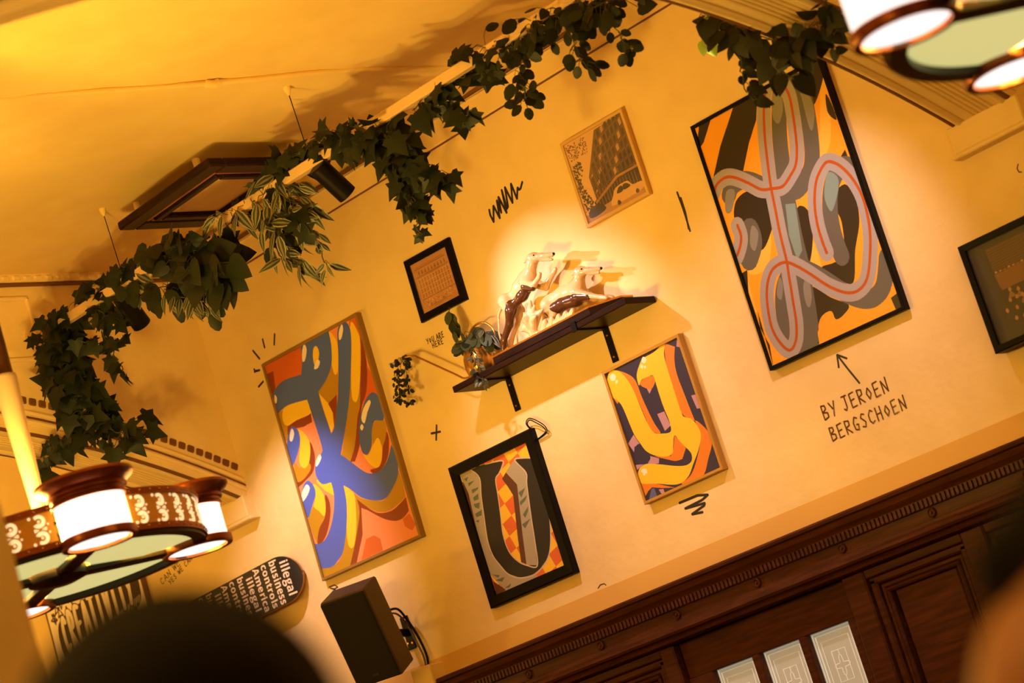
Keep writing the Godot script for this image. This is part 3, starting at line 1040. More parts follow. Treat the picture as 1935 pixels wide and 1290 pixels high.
# ---------------------------------------------------------------- chandeliers
func chandelier(label: String, at: Vector3, turn: float, power: float, up_power: float) -> void:
	var t := thing("chandelier", label, "chandelier", at)
	var R := 0.442
	var top := 4.5 - at.y
	var g := Geo.new()
	g.lathe([Vector2(0, top), Vector2(0.03, top), Vector2(0.03, 0.63), Vector2(0, 0.63)], 16)
	part("rod", g.mesh(M.bronze, 30.0), t)
	g = Geo.new()
	g.lathe([Vector2(0, 0.64), Vector2(0.036, 0.64), Vector2(0.038, 0.63), Vector2(0.018, 0.13), Vector2(0, 0.13)], 20)
	part("sleeve", g.mesh(M.cream_enamel, 30.0), t)
	g = Geo.new()
	g.lathe([Vector2(0, 0.14), Vector2(0.03, 0.14), Vector2(0.07, 0.09), Vector2(0.09, 0.07), Vector2(0.09, 0.0), Vector2(0.05, -0.012), Vector2(0, -0.015)], 24)
	part("hub", g.mesh(M.iron, 30.0), t)
	for k in 2:  # uplight globes added inside the ring to brighten the ceiling
		var at2 := V(cos(turn + 0.785 + PI * k), 0, sin(turn + 0.785 + PI * k)) * 0.17 + V(0, 0.12, 0)
		g = Geo.new()
		g.lathe([Vector2(0, -0.04), Vector2(0.02, -0.035), Vector2(0.035, -0.018), Vector2(0.04, 0), Vector2(0.035, 0.018), Vector2(0.02, 0.035), Vector2(0, 0.04)], 20, at2)
		part("added_globe", g.mesh(M.shade, 60.0), t)
		g = Geo.new()
		g.bar(V(0, 0.06, 0), at2 - V(0, 0.04, 0), 0.02, 0.02, 0.003)
		part("added_globe_arm", g.mesh(M.iron, 20.0), t)
		var up := OmniLight3D.new()
		up.name = "bulb"
		up.position = at2
		up.light_color = lin(1.0, 0.6, 0.1)
		up.light_energy = up_power
		up.light_size = 0.04
		up.omni_range = 14.0
		up.omni_attenuation = 2.0
		up.shadow_enabled = true
		t.add_child(up, true)
	for k in 4:
		var an := turn + k * PI / 2
		var c := V(cos(an) * R, 0, sin(an) * R)
		g = Geo.new()
		g.lathe([Vector2(0, 0.002), Vector2(0.06, 0.001), Vector2(0.09, 0.007), Vector2(0.1, 0.02), Vector2(0.1, 0.13), Vector2(0, 0.13)], 40, c)
		var sh := part("shade", g.mesh(M.shade, 40.0), t)
		var l := OmniLight3D.new()
		l.name = "bulb"
		l.position = c + V(0, 0.07, 0)
		l.light_color = lin(1.0, 0.6, 0.1)
		l.light_energy = power
		l.light_size = 0.06
		l.omni_range = 14.0
		l.omni_attenuation = 2.0
		l.shadow_enabled = true
		t.add_child(l, true)
		g = Geo.new()
		g.lathe([Vector2(0.092, -0.001), Vector2(0.108, -0.002), Vector2(0.111, 0.005), Vector2(0.111, 0.021), Vector2(0.101, 0.023), Vector2(0.101, 0.012), Vector2(0.092, 0.006), Vector2(0.092, -0.001)], 40, c)
		part("rim", g.mesh(M.copper, 30.0), t)
		g = Geo.new()
		g.lathe([Vector2(0.102, 0.118), Vector2(0.107, 0.118), Vector2(0.109, 0.125), Vector2(0.104, 0.13), Vector2(0.106, 0.137), Vector2(0.114, 0.14), Vector2(0.116, 0.147), Vector2(0.111, 0.151), Vector2(0.12, 0.158), Vector2(0.136, 0.168), Vector2(0.142, 0.177), Vector2(0.14, 0.186), Vector2(0.13, 0.188), Vector2(0.06, 0.197), Vector2(0.0, 0.2), Vector2(0.0, 0.132), Vector2(0.102, 0.132), Vector2(0.102, 0.118)], 48, c)
		part("cap", g.mesh(M.copper, 28.0), t)
		# arm from the hub
		g = Geo.new()
		var dir := V(cos(an), 0, sin(an))
		g.bar(dir * 0.08 + V(0, 0.012, 0), dir * (R - 0.09) + V(0, 0.012, 0), 0.055, 0.02, 0.004)
		part("arm", g.mesh(M.iron, 20.0), t)
		# pierced gallery between this lamp and the next
		var a0 := an + 0.25
		var a1 := an + PI / 2 - 0.25
		g = Geo.new()
		g.lathe([Vector2(R + 0.004, 0.018), Vector2(R + 0.004, 0.128), Vector2(R - 0.004, 0.128), Vector2(R - 0.004, 0.018), Vector2(R + 0.004, 0.018)], 24, Vector3.ZERO, a0, a1)
		var gal := part("gallery", g.mesh(M.gallery, 30.0), t)
		for y in [0.012, 0.118]:
			g = Geo.new()
			g.lathe([Vector2(R + 0.011, y), Vector2(R + 0.011, y + 0.018), Vector2(R - 0.008, y + 0.018), Vector2(R - 0.008, y), Vector2(R + 0.011, y)], 24, Vector3.ZERO, a0, a1)
			part("rail", g.mesh(M.copper, 30.0), gal)
		g = Geo.new()
		for i in 13:
			var ra := lerpf(a0 + 0.02, a1 - 0.02, i / 12.0)
			for y in [0.021, 0.127]:
				g.box(V(cos(ra) * (R + 0.012), y, sin(ra) * (R + 0.012)), V(0.006, 0.006, 0.006), 0.002)
		part("rivets", g.mesh(M.brass, 30.0), gal)
		g = Geo.new()
		var span := (a1 - a0) * R
		var cols := 6
		for i in cols:
			var x := span * (i + 0.5) / cols
			var flip := 0.0
			for s in [-1.0, 1.0]:
				var o := Vector2(x, 0.073 + s * 0.0235)
				var cc := PackedVector2Array()
				for j in 15:
					cc.append(o + Vector2.from_angle(lerpf(0.9, TAU - 0.5, j / 14.0) * s + flip * s) * 0.0185)
				for j in range(14, -1, -1):
					cc.append(o + Vector2.from_angle(lerpf(0.7, TAU - 0.9, j / 14.0) * s + flip * s) * (0.0105 - 0.004 * j / 14.0))
				bent(g, cc, R, a0)
				for q in [[Vector2(0.0, 0.0), 0.0038], [Vector2(0.024 * cos(flip), 0.014 * s), 0.0042], [Vector2(-0.023 * cos(flip), -0.012 * s), 0.0028]]:
					var dot := PackedVector2Array()
					for j in 8:
						dot.append(o + q[0] + Vector2.from_angle(TAU * j / 8.0) * q[1])
					bent(g, dot, R, a0)
				bent(g, PackedVector2Array([Vector2(x + s * 0.003, 0.073), Vector2(x + s * 0.017, 0.078), Vector2(x + s * 0.017, 0.068)]), R, a0)
		part("glass_inlay", g.mesh(M.inlay, 0.0), gal)
		# frosted pane below, between two arms
		g = Geo.new()
		g.lathe([Vector2(0.1, 0.022), Vector2(0.26, 0.012), Vector2(R - 0.03, 0.02), Vector2(R - 0.03, 0.026), Vector2(0.26, 0.018), Vector2(0.1, 0.028), Vector2(0.1, 0.022)], 20, Vector3.ZERO, an + 0.16, an + PI / 2 - 0.16)
		part("pane", g.mesh(M.lamp_glass, 30.0), t)
		g = Geo.new()
		g.lathe([Vector2(R - 0.035, 0.002), Vector2(R + 0.003, 0.002), Vector2(R + 0.003, 0.022), Vector2(R - 0.035, 0.022), Vector2(R - 0.035, 0.002)], 20, Vector3.ZERO, an + 0.2, an + PI / 2 - 0.2)
		part("pane_rim", g.mesh(M.iron, 30.0), t)

func bent(g: Geo, poly: PackedVector2Array, R: float, a0: float) -> void:
	# lay a small plate on the gallery's curve
	var from := g.v.size()
	g.prism(poly, 0.003, 0.0058)
	for i in range(from, g.v.size()):
		var q := g.v[i]
		var an := a0 + q.x / R
		g.v[i] = V(cos(an) * (R + q.z), q.y, sin(an) * (R + q.z))

func track_spot(label: String, at: Vector3, target: Vector3, energy: float, angle: float) -> void:
	var t := thing("track_spotlight", label, "spotlight", at)
	var d := (target - at).normalized()
	var x := Vector3.UP.cross(d).normalized()
	var b := Basis(x, d, x.cross(d))        # local y runs along the beam
	var g := Geo.new()
	g.lathe([Vector2(0, -0.075), Vector2(0.034, -0.075), Vector2(0.038, -0.07), Vector2(0.038, 0.075), Vector2(0.035, 0.076), Vector2(0.033, 0.06), Vector2(0, 0.058)], 28)
	var can := part("can", g.mesh(M.black_metal, 30.0), t)
	can.basis = b
	g = Geo.new()
	g.lathe([Vector2(0, 0.06), Vector2(0.03, 0.06), Vector2(0.028, 0.064), Vector2(0, 0.067)], 24)
	var lens := part("lens", g.mesh(M.lens, 30.0), t)
	lens.basis = b
	g = Geo.new()
	g.bar(V(0, 0.0, 0), V(0, 0.08, 0), 0.016, 0.022, 0.003)
	g.box(V(0, 0.088, 0), V(0.1, 0.02, 0.03), 0.004)
	part("bracket", g.mesh(M.black_metal, 20.0), t)
	var l := SpotLight3D.new()
	l.name = "beam"
	l.position = d * 0.075
	l.basis = Basis(x, x.cross(d).normalized() * -1.0, -d)
	l.light_color = lin(1.0, 0.77, 0.88)
	l.light_energy = energy
	l.spot_angle = angle
	l.spot_angle_attenuation = 0.9
	l.spot_range = 14.0
	l.spot_attenuation = 2.0
	l.light_size = 0.02
	l.shadow_enabled = true
	t.add_child(l, true)

# ---------------------------------------------------------------- track, wires, plants
func build_track() -> void:
	lone("light_track", boxm(V(-5.78, 4.184, 0.968), V(3.48, 0.038, 0.034), M.track_paint, 0.004), "pale painted lighting track slung below the ceiling under the trailing leaves", "track")
	for w in [[V(-7.12, 4.5, 0.953), "thin wire holding the track beside the dark ceiling frame's near corner"], [V(-6.012, 4.5, 0.93), "thin wire holding the track between the ceiling frame and the star-leaved ivy"]]:
		var t := thing("suspension_wire", w[1], "wire", w[0])
		var g := Geo.new()
		g.tube([V(0, -0.02, 0), V(0, -0.3, -0.01)], 0.0018, 6)
		part("wire", g.mesh(M.black_metal, 60.0), t)
		g = Geo.new()
		g.lathe([Vector2(0, 0.004), Vector2(0.014, 0.004), Vector2(0.012, -0.012), Vector2(0.004, -0.03), Vector2(0, -0.03)], 14)
		part("hook", g.mesh(M.ceiling, 30.0), t)
	track_spot("black cylinder spotlight half hidden in ivy, above the tall blue script letter picture", V(-7.131, 4.085, 0.94), V(-7.52, 3.05, 0.0), SPOT * 1.25, 25.0)
	track_spot("black cylinder spotlight clear of the leaves, right of the dark ceiling frame", V(-5.921, 4.1, 0.94), V(-5.86, 3.05, 0.0), SPOT * 0.95, 36.0)
	track_spot("black cylinder spotlight behind the arch rib, aimed at the tall outlined letters", V(-4.24, 4.09, 0.94), V(-4.8, 3.0, 0.0), SPOT * 0.8, 32.0)
	track_spot("black cylinder spotlight buried under the heart-leaved plant, aimed at the dog figurine", V(-6.66, 4.09, 0.94), V(-5.86, 3.66, 0.0), SPOT * 1.05, 15.0)

func make_leaves() -> void:
	var ivy := [Vector2(0, 0.02), Vector2(0.2, 0.16), Vector2(0.44, 0.1), Vector2(0.36, -0.14), Vector2(0.62, -0.36), Vector2(0.3, -0.46), Vector2(0.22, -0.62), Vector2(0, -1.02)]
	var heart := [Vector2(0, -0.03), Vector2(0.14, 0.08), Vector2(0.34, 0.02), Vector2(0.43, -0.22), Vector2(0.36, -0.52), Vector2(0.18, -0.82), Vector2(0, -1.03)]
	var oval := [Vector2(0, 0), Vector2(0.2, -0.1), Vector2(0.34, -0.35), Vector2(0.34, -0.62), Vector2(0.18, -0.9), Vector2(0, -1.0)]
	var lance := [Vector2(0, 0), Vector2(0.12, -0.12), Vector2(0.2, -0.36), Vector2(0.18, -0.6), Vector2(0.09, -0.85), Vector2(0, -1.05)]
	LEAF.ivy = leaf_mesh(ivy, M.ivy)
	LEAF.ivy2 = leaf_mesh(ivy, M.ivy_mid, 0.3, 0.12)
	LEAF.ivy3 = leaf_mesh(ivy, M.ivy, 0.05, 0.35)
	LEAF.heart = leaf_mesh(heart, M.pothos, 0.22, 0.25)
	LEAF.heart2 = leaf_mesh(heart, M.pothos_mid, 0.1, 0.4)
	LEAF.lit_leaf = leaf_mesh(heart, M.lime, 0.2, 0.2)
	LEAF.oval = leaf_mesh(oval, M.round, 0.1, 0.15)
	LEAF.oval2 = leaf_mesh(oval, M.ivy_mid, 0.2, 0.3)
	LEAF.round = leaf_mesh(heart, M.round_mid, 0.12, 0.2)
	LEAF.lance = leaf_mesh(lance, M.striped, 0.25, 0.2, true)
	LEAF.lance2 = leaf_mesh(lance, M.striped, 0.1, 0.45, true)
	LEAF.silver = leaf_mesh(oval, M.silver, 0.15, 0.2)

func build_plants() -> void:
	var I := ["ivy", "ivy2", "ivy3"]
	var H := ["heart", "heart2"]
	var T := ["lance", "lance2"]
	var O := ["oval", "oval2"]
	var t := thing("ivy_garland", "dense dark ivy hanging off the track's left end down to the dentilled arch", "ivy")
	vine(t, "stem", [V(-7.44, 4.2, 0.95), V(-7.562, 4.21, 0.95), V(-7.62, 4.15, 0.95), V(-7.6, 4.068, 0.95), V(-7.56, 3.937, 0.95), V(-7.52, 3.808, 0.95), V(-7.43, 3.715, 0.95), V(-7.327, 3.655, 0.95)], 118, I, Vector2(0.055, 0.1), 0.095)
	vine(t, "stem", [V(-7.6, 4.15, 0.97), V(-7.55, 4.0, 0.99), V(-7.5, 3.87, 0.99)], 60, I, Vector2(0.06, 0.1), 0.08)
	vine(t, "stem", [V(-7.435, 4.086, 0.97), V(-7.354, 4.028, 0.97), V(-7.248, 3.992, 0.97), V(-7.18, 3.988, 0.97)], 9, I, Vector2(0.05, 0.075), 0.03)
	vine(t, "stem", [V(-7.516, 3.786, 0.97), V(-7.62, 3.758, 0.985), V(-7.71, 3.744, 1.0), V(-7.76, 3.71, 1.02)], 24, I, Vector2(0.05, 0.08), 0.045)
	t = thing("ivy_strand", "short ivy strand dangling beside the spotlight above the blue script letter picture", "ivy")
	vine(t, "stem", [V(-7.283, 4.17, 0.97), V(-7.282, 4.049, 0.97), V(-7.261, 3.971, 0.97), V(-7.254, 3.907, 0.97), V(-7.239, 3.88, 0.97)], 15, I, Vector2(0.045, 0.07), 0.03)
	vine(t, "stem", [V(-7.283, 4.2, 0.97), V(-7.155, 4.225, 0.97), V(-7.05, 4.225, 0.97), V(-6.987, 4.205, 0.97)], 22, I, Vector2(0.055, 0.085), 0.05)
	vine(t, "stem", [V(-7.29, 4.17, 0.98), V(-7.23, 4.1, 0.985), V(-7.19, 4.06, 0.985)], 14, ["ivy", "oval2"], Vector2(0.05, 0.08), 0.04)
	t = thing("ivy_sprig", "sparse ivy tips at the left edge behind the chandelier's pale sleeve", "ivy")
	vine(t, "stem", [V(-7.74, 3.62, 1.1), V(-7.7, 3.55, 1.12), V(-7.72, 3.47, 1.14), V(-7.78, 3.44, 1.14), V(-7.76, 3.38, 1.14)], 16, I, Vector2(0.045, 0.075), 0.04)
	t = thing("pothos_plant", "big heart-leaved green plant heaped over the track right of the ivy strand", "plant")
	vine(t, "stem", [V(-6.85, 4.195, 1.04), V(-6.7, 4.16, 1.05), V(-6.59, 4.09, 1.05), V(-6.52, 4.02, 1.05), V(-6.47, 3.965, 1.05)], 54, ["round", "heart", "round"], Vector2(0.07, 0.115), 0.075)
	vine(t, "stem", [V(-6.8, 4.19, 1.03), V(-6.7, 4.11, 1.04), V(-6.6, 4.02, 1.04)], 16, H, Vector2(0.06, 0.09), 0.06)
	t = thing("striped_plant", "white-striped spear-leaved plant hanging under the heart-leaved plant", "plant")
	vine(t, "stem", [V(-7.067, 4.19, 0.97), V(-6.96, 4.12, 0.97), V(-6.86, 4.06, 0.97), V(-6.76, 4.0, 0.97), V(-6.69, 3.94, 0.97)], 52, ["lance", "lance2", "oval2"], Vector2(0.06, 0.1), 0.07)
	vine(t, "stem", [V(-6.85, 4.05, 0.98), V(-6.75, 3.98, 0.98), V(-6.64, 3.93, 0.98)], 12, T, Vector2(0.05, 0.08), 0.035)
	t = thing("striped_garland", "long white-striped plant trailing from the track in front of the dark ceiling frame", "plant")
	vine(t, "stem", [V(-6.51, 4.19, 0.98), V(-6.375, 4.18, 0.98), V(-6.222, 4.178, 0.98), V(-6.11, 4.17, 0.98), V(-6.1, 4.08, 0.98), V(-6.15, 4.02, 0.98)], 62, ["lance", "lance2", "lance", "ivy"], Vector2(0.06, 0.105), 0.075)
	vine(t, "stem", [V(-6.2, 4.15, 0.99), V(-6.19, 4.07, 0.99), V(-6.18, 3.98, 0.99)], 34, ["lance", "lance2", "oval2"], Vector2(0.06, 0.105), 0.07)
	vine(t, "stem", [V(-6.096, 4.054, 0.98), V(-6.05, 3.954, 0.98), V(-6.037, 3.877, 0.98), V(-6.025, 3.798, 0.98)], 14, T, Vector2(0.045, 0.075), 0.025)
	vine(t, "stem", [V(-6.259, 4.061, 0.98), V(-6.25, 3.976, 0.98), V(-6.205, 3.906, 0.98), V(-6.133, 3.875, 0.98)], 18, ["lance", "oval2", "lance2"], Vector2(0.07, 0.11), 0.035)
	t = thing("ivy_clump", "clump of star-shaped ivy on the track between ceiling frame and spotlight", "ivy")
	vine(t, "stem", [V(-6.16, 4.25, 0.97), V(-6.047, 4.25, 0.97), V(-5.933, 4.235, 0.97), V(-5.84, 4.235, 0.97), V(-5.79, 4.2, 0.97)], 42, I, Vector2(0.055, 0.09), 0.055)
	t = thing("ivy_cascade", "star-leaved ivy cascading past the framed facade print with a tapering tip", "ivy")
	vine(t, "stem", [V(-5.76, 4.2, 0.97), V(-5.65, 4.165, 0.97), V(-5.575, 4.088, 0.97), V(-5.567, 4.02, 0.97)], 88, I, Vector2(0.055, 0.095), 0.085)
	vine(t, "stem", [V(-5.567, 4.02, 0.97), V(-5.561, 3.925, 0.97), V(-5.563, 3.84, 0.97)], 26, I, Vector2(0.05, 0.08), 0.045)
	vine(t, "stem", [V(-5.563, 3.86, 0.97), V(-5.57, 3.79, 0.97), V(-5.576, 3.746, 0.97)], 8, I, Vector2(0.035, 0.05), 0.012)
	vine(t, "stem", [V(-5.553, 4.04, 0.97), V(-5.482, 3.935, 0.97), V(-5.432, 3.89, 0.97), V(-5.392, 3.891, 0.97), V(-5.361, 3.877, 0.97)], 20, I, Vector2(0.05, 0.085), 0.035)
	t = thing("ivy_runner", "thin runner of separate large ivy leaves along the track above the scribbled zigzag", "ivy")
	vine(t, "stem", [V(-5.438, 4.15, 0.97), V(-5.349, 4.17, 0.97), V(-5.283, 4.195, 0.97), V(-5.19, 4.21, 0.97), V(-5.152, 4.23, 0.97)], 13, I, Vector2(0.065, 0.105), 0.045)
	vine(t, "stem", [V(-5.407, 4.142, 0.95), V(-5.321, 4.122, 0.95), V(-5.301, 4.074, 0.95), V(-5.263, 4.028, 0.95), V(-5.2, 4.045, 0.95)], 10, I, Vector2(0.055, 0.085), 0.025)
	vine(t, "stem", [V(-5.259, 4.202, 0.95), V(-5.186, 4.157, 0.95), V(-5.095, 4.125, 0.95), V(-5.038, 4.108, 0.95)], 8, I, Vector2(0.06, 0.095), 0.025)
	t = thing("round_leaf_plant", "round-leaved plant bunched on the track at the top edge of the photo", "plant")
	vine(t, "stem", [V(-5.05, 4.2, 0.97), V(-4.96, 4.15, 0.97), V(-4.883, 4.17, 0.97), V(-4.807, 4.16, 0.97)], 40, ["oval", "oval2", "oval", "ivy"], Vector2(0.035, 0.065), 0.07)
	vine(t, "stem", [V(-4.82, 4.17, 0.97), V(-4.709, 4.16, 0.97), V(-4.602, 4.13, 0.97), V(-4.46, 4.09, 0.97)], 80, ["oval", "oval2", "oval", "heart"], Vector2(0.035, 0.07), 0.08)
	vine(t, "stem", [V(-4.928, 4.18, 0.97), V(-4.941, 4.109, 0.97), V(-4.941, 4.033, 0.97), V(-4.947, 3.985, 0.97), V(-4.966, 3.965, 0.97)], 34, O, Vector2(0.035, 0.06), 0.035, 0.0016)
	vine(t, "stem", [V(-4.712, 4.151, 0.97), V(-4.698, 4.059, 0.97), V(-4.697, 4.003, 0.97), V(-4.675, 3.942, 0.97)], 18, O, Vector2(0.04, 0.065), 0.03, 0.0016)
	vine(t, "stem", [V(-4.533, 4.091, 0.97), V(-4.527, 4.033, 0.97), V(-4.507, 3.959, 0.97), V(-4.489, 3.919, 0.97)], 15, O, Vector2(0.035, 0.06), 0.028, 0.0016)
	t = thing("pothos_vine", "dark heart-leaved vine draped below the arch rib over the tall outlined letters' top edge", "plant")
	vine(t, "stem", [V(-4.208, 3.9, 0.94), V(-4.126, 3.84, 0.94), V(-4.048, 3.766, 0.94), V(-3.968, 3.7, 0.94), V(-3.898, 3.68, 0.94)], 30, H, Vector2(0.05, 0.088), 0.045)
	vine(t, "stem", [V(-4.138, 3.847, 0.94), V(-4.135, 3.765, 0.94), V(-4.142, 3.697, 0.94), V(-4.15, 3.627, 0.94), V(-4.125, 3.592, 0.94)], 11, H, Vector2(0.035, 0.075), 0.02)
	vine(t, "stem", [V(-4.007, 3.74, 0.93), V(-4.014, 3.673, 0.93), V(-4.03, 3.65, 0.93), V(-3.985, 3.589, 0.93)], 11, H, Vector2(0.05, 0.09), 0.03)
	vine(t, "stem", [V(-3.903, 3.69, 0.96), V(-3.841, 3.69, 0.97), V(-3.77, 3.7, 0.98), V(-3.735, 3.763, 0.99)], 20, H, Vector2(0.06, 0.095), 0.045)
	vine(t, "stem", [V(-3.77, 3.69, 0.99), V(-3.75, 3.643, 0.99), V(-3.785, 3.601, 0.98), V(-3.789, 3.575, 0.98)], 5, H, Vector2(0.035, 0.05), 0.012, 0.0016)
	t = thing("pothos_sprig", "green sprig with spotlight glow put into its leaf colour, left of the arch rib", "plant")
	vine(t, "stem", [V(-4.205, 3.924, 0.9), V(-4.242, 3.915, 0.88), V(-4.271, 3.884, 0.87), V(-4.289, 3.85, 0.86)], 8, ["lit_leaf"], Vector2(0.04, 0.065), 0.02)

func build_ceiling_frame() -> void:
	var t := thing("ceiling_frame", "dark diamond-looking wooden frame hung flat below the ceiling on pale pegs", "frame", V(-6.745, 4.405, 0.7))
	t.rotation_degrees.y = -3.5
	var g := Geo.new()
	var w := 0.62
	var d := 0.53
	for s in [[0.0, 0.075, 0.035, M.dark_wood, "outer_bar"], [0.075, 0.022, 0.026, M.orange_wood, "slip_bar"], [0.097, 0.035, 0.042, M.dark_wood, "inner_bar"]]:
		var i: float = s[0]
		var bw: float = s[1]
		for k in 4:
			g = Geo.new()
			var hx := w / 2 - i - bw / 2
			var hz := d / 2 - i - bw / 2
			if k < 2:
				g.box(V(0, 0, hz * (1 if k == 0 else -1)), V(w - 2 * i, s[2], bw), 0.006)
			else:
				g.box(V(hx * (1 if k == 2 else -1), 0, 0), V(bw, s[2], d - 2 * i - 2 * bw), 0.006)
			part(s[4], g.mesh(s[3], 20.0), t)
	part("panel", boxm(V(0, 0.006, 0), V(w - 0.25, 0.012, d - 0.25), M.ceiling), t)
	for q in [[-0.298, 0.154], [0.107, 0.148], [-0.2, -0.2], [0.25, -0.2]]:
		g = Geo.new()
		g.lathe([Vector2(0, 0.105), Vector2(0.015, 0.105), Vector2(0.014, 0.0), Vector2(0, 0.0)], 14, V(q[0], 0, q[1] * 1.0))
		part("peg", g.mesh(M.cream_paint, 30.0), t)

# ---------------------------------------------------------------- shelf with figurine and watering can
func build_shelf() -> void:
	var t := thing("wall_shelf", "dark plank shelf on black brackets carrying the dog figurine", "shelf", V(-5.9, 3.427, 0))
	part("plank", boxm(V(0, 0, 0.087), V(0.925, 0.025, 0.172), M.dark_wood, 0.003), t)
	for x in [-0.325, 0.2]:
		var b := part("bracket", boxm(V(x, -0.06, 0.004), V(0.03, 0.17, 0.006), M.black_metal, 0.002), t)
		part("bracket_arm", boxm(V(x, -0.016, 0.088), V(0.026, 0.005, 0.172), M.black_metal, 0.001), b)
		part("bracket_lip", boxm(V(x, 0.0, 0.176), V(0.026, 0.036, 0.005), M.black_metal, 0.001), b)
		for y in [-0.04, -0.125]:
			var g := Geo.new()
			g.lathe([Vector2(0, 0.003), Vector2(0.003, 0.0025), Vector2(0.005, 0.0), Vector2(0, 0)], 10)
			var s := part("screw", g.mesh(M.brass, 30.0), b)
			s.position = V(x, y, 0.007)
			s.rotation_degrees.x = 90
	dogs()
	watering_can()

func dogs() -> void:
	var t := thing("dog_figurine", "glazed cream figurine of two leaping long-nosed dogs on a dark base", "figurine", V(-5.8, 3.44, 0.1))
	var o := V(5.8, -3.44, -0.1)
	var plan := PackedVector2Array([Vector2(-6.13, 0.03), Vector2(-6.12, 0.174), Vector2(-5.61, 0.174), Vector2(-5.51, 0.1), Vector2(-5.51, 0.03)])
	for s in [[3.44, 3.466, M.dark_wood, "base", 0.0], [3.466, 3.4725, M.brass, "base_rim", 0.0]]:
		var g := Geo.new()
		g.prism(plan, s[0], s[1], Transform3D(Basis(V(1, 0, 0), V(0, 0, 1), V(0, 1, 0)), -V(-5.8, 3.44, 0.1)))
		part(s[3], g.mesh(s[2], 20.0), t)
	# leaping dog in front: one continuous body
	var f := Field.new(V(-6.15, 3.46, 0.03), V(-5.7, 3.81, 0.2), 0.0042)
	var z := 0.105
	f.bone(V(-5.905, 3.688, z), V(-5.945, 3.672, z), 0.042, 0.036, 0.012, V(1, 1, 1.3))
	f.bone(V(-5.945, 3.672, z), V(-5.99, 3.655, z), 0.036, 0.025, 0.012, V(1, 1, 1.2))
	f.bone(V(-5.99, 3.655, z), V(-6.022, 3.65, z), 0.025, 0.035, 0.012, V(1, 1, 1.15))
	f.bone(V(-5.888, 3.7, z), V(-5.858, 3.735, z), 0.03, 0.019, 0.014)
	f.bone(V(-5.858, 3.735, z), V(-5.838, 3.753, z), 0.019, 0.021, 0.01)
	f.bone(V(-5.838, 3.753, z), V(-5.8, 3.745, z), 0.02, 0.013, 0.01)
	f.bone(V(-5.8, 3.745, z), V(-5.748, 3.731, z), 0.012, 0.0085, 0.006)
	f.bone(V(-5.805, 3.733, z), V(-5.757, 3.714, z), 0.008, 0.0055, 0.004)
	for s in [-1.0, 1.0]:
		f.bone(V(-5.845, 3.765, z + 0.013 * s), V(-5.872, 3.752, z + 0.018 * s), 0.008, 0.006, 0.004)
		var zz: float = z + 0.02 * s
		f.bone(V(-6.018, 3.65, zz), V(-6.005, 3.607, zz + 0.004 * s), 0.031, 0.021, 0.012)
		f.bone(V(-6.005, 3.607, zz + 0.004 * s), V(-6.035, 3.565, zz), 0.021, 0.013, 0.01)
		f.bone(V(-6.035, 3.565, zz), V(-6.085, 3.52, zz), 0.013, 0.011, 0.008)
		f.bone(V(-6.085, 3.52, zz), V(-6.1, 3.482, zz), 0.011, 0.01, 0.008)
		f.bone(V(-6.1, 3.482, zz), V(-6.085, 3.477, zz), 0.01, 0.009, 0.006)
		var up := 0.0 if s > 0 else 0.012
		var far := 0.0 if s > 0 else 0.045
		f.bone(V(-5.9, 3.68, zz), V(-5.865 + far * 0.4, 3.652 - up, zz + 0.004 * s), 0.022, 0.014, 0.01)
		f.bone(V(-5.865 + far * 0.4, 3.652 - up, zz + 0.004 * s), V(-5.828 + far, 3.672 + up * 0.2, zz), 0.013, 0.008, 0.008)
		f.bone(V(-5.828 + far, 3.672 + up * 0.2, zz), V(-5.818 + far, 3.682, zz), 0.009, 0.008, 0.006)
	f.bone(V(-6.045, 3.66, z), V(-6.09, 3.62, z), 0.007, 0.005, 0.008)
	f.bone(V(-6.09, 3.62, z), V(-6.112, 3.56, z), 0.005, 0.004, 0.004)
	f.bone(V(-6.112, 3.56, z), V(-6.118, 3.49, z), 0.004, 0.0045, 0.004)
	part("dog", f.into(M.glaze), t).position = o
	f = Field.new(V(-6.15, 3.46, 0.03), V(-5.7, 3.76, 0.2), 0.0042)  # shade of belly and near legs put into brown glaze pieces
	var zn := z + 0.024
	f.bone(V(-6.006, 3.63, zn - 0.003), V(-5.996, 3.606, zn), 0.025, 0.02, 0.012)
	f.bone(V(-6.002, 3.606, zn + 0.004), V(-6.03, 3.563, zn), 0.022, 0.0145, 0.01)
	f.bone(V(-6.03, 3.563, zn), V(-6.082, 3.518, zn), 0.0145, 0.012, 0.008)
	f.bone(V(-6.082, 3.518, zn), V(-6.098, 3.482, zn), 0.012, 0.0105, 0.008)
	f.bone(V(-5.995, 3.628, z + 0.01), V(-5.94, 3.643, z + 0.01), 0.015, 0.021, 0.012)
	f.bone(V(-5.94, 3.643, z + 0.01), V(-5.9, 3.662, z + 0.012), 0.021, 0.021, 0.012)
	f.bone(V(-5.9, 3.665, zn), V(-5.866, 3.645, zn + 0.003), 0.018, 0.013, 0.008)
	part("dog_shade", f.into(M.glaze_shade), t).position = o
	# the one behind, stretched low to the right
	f = Field.new(V(-5.94, 3.46, 0.015), V(-5.54, 3.68, 0.15), 0.0042)
	z = 0.07
	f.bone(V(-5.725, 3.572, z), V(-5.79, 3.582, z), 0.042, 0.033, 0.012, V(1, 1, 1.25))
	f.bone(V(-5.79, 3.582, z), V(-5.855, 3.578, z), 0.033, 0.034, 0.012, V(1, 1, 1.15))
	f.bone(V(-5.705, 3.588, z), V(-5.683, 3.62, z), 0.028, 0.018, 0.012)
	f.bone(V(-5.683, 3.62, z), V(-5.672, 3.63, z), 0.018, 0.02, 0.01)
	f.bone(V(-5.672, 3.63, z), V(-5.635, 3.621, z), 0.019, 0.012, 0.01)
	f.bone(V(-5.635, 3.621, z), V(-5.584, 3.607, z), 0.011, 0.008, 0.006)
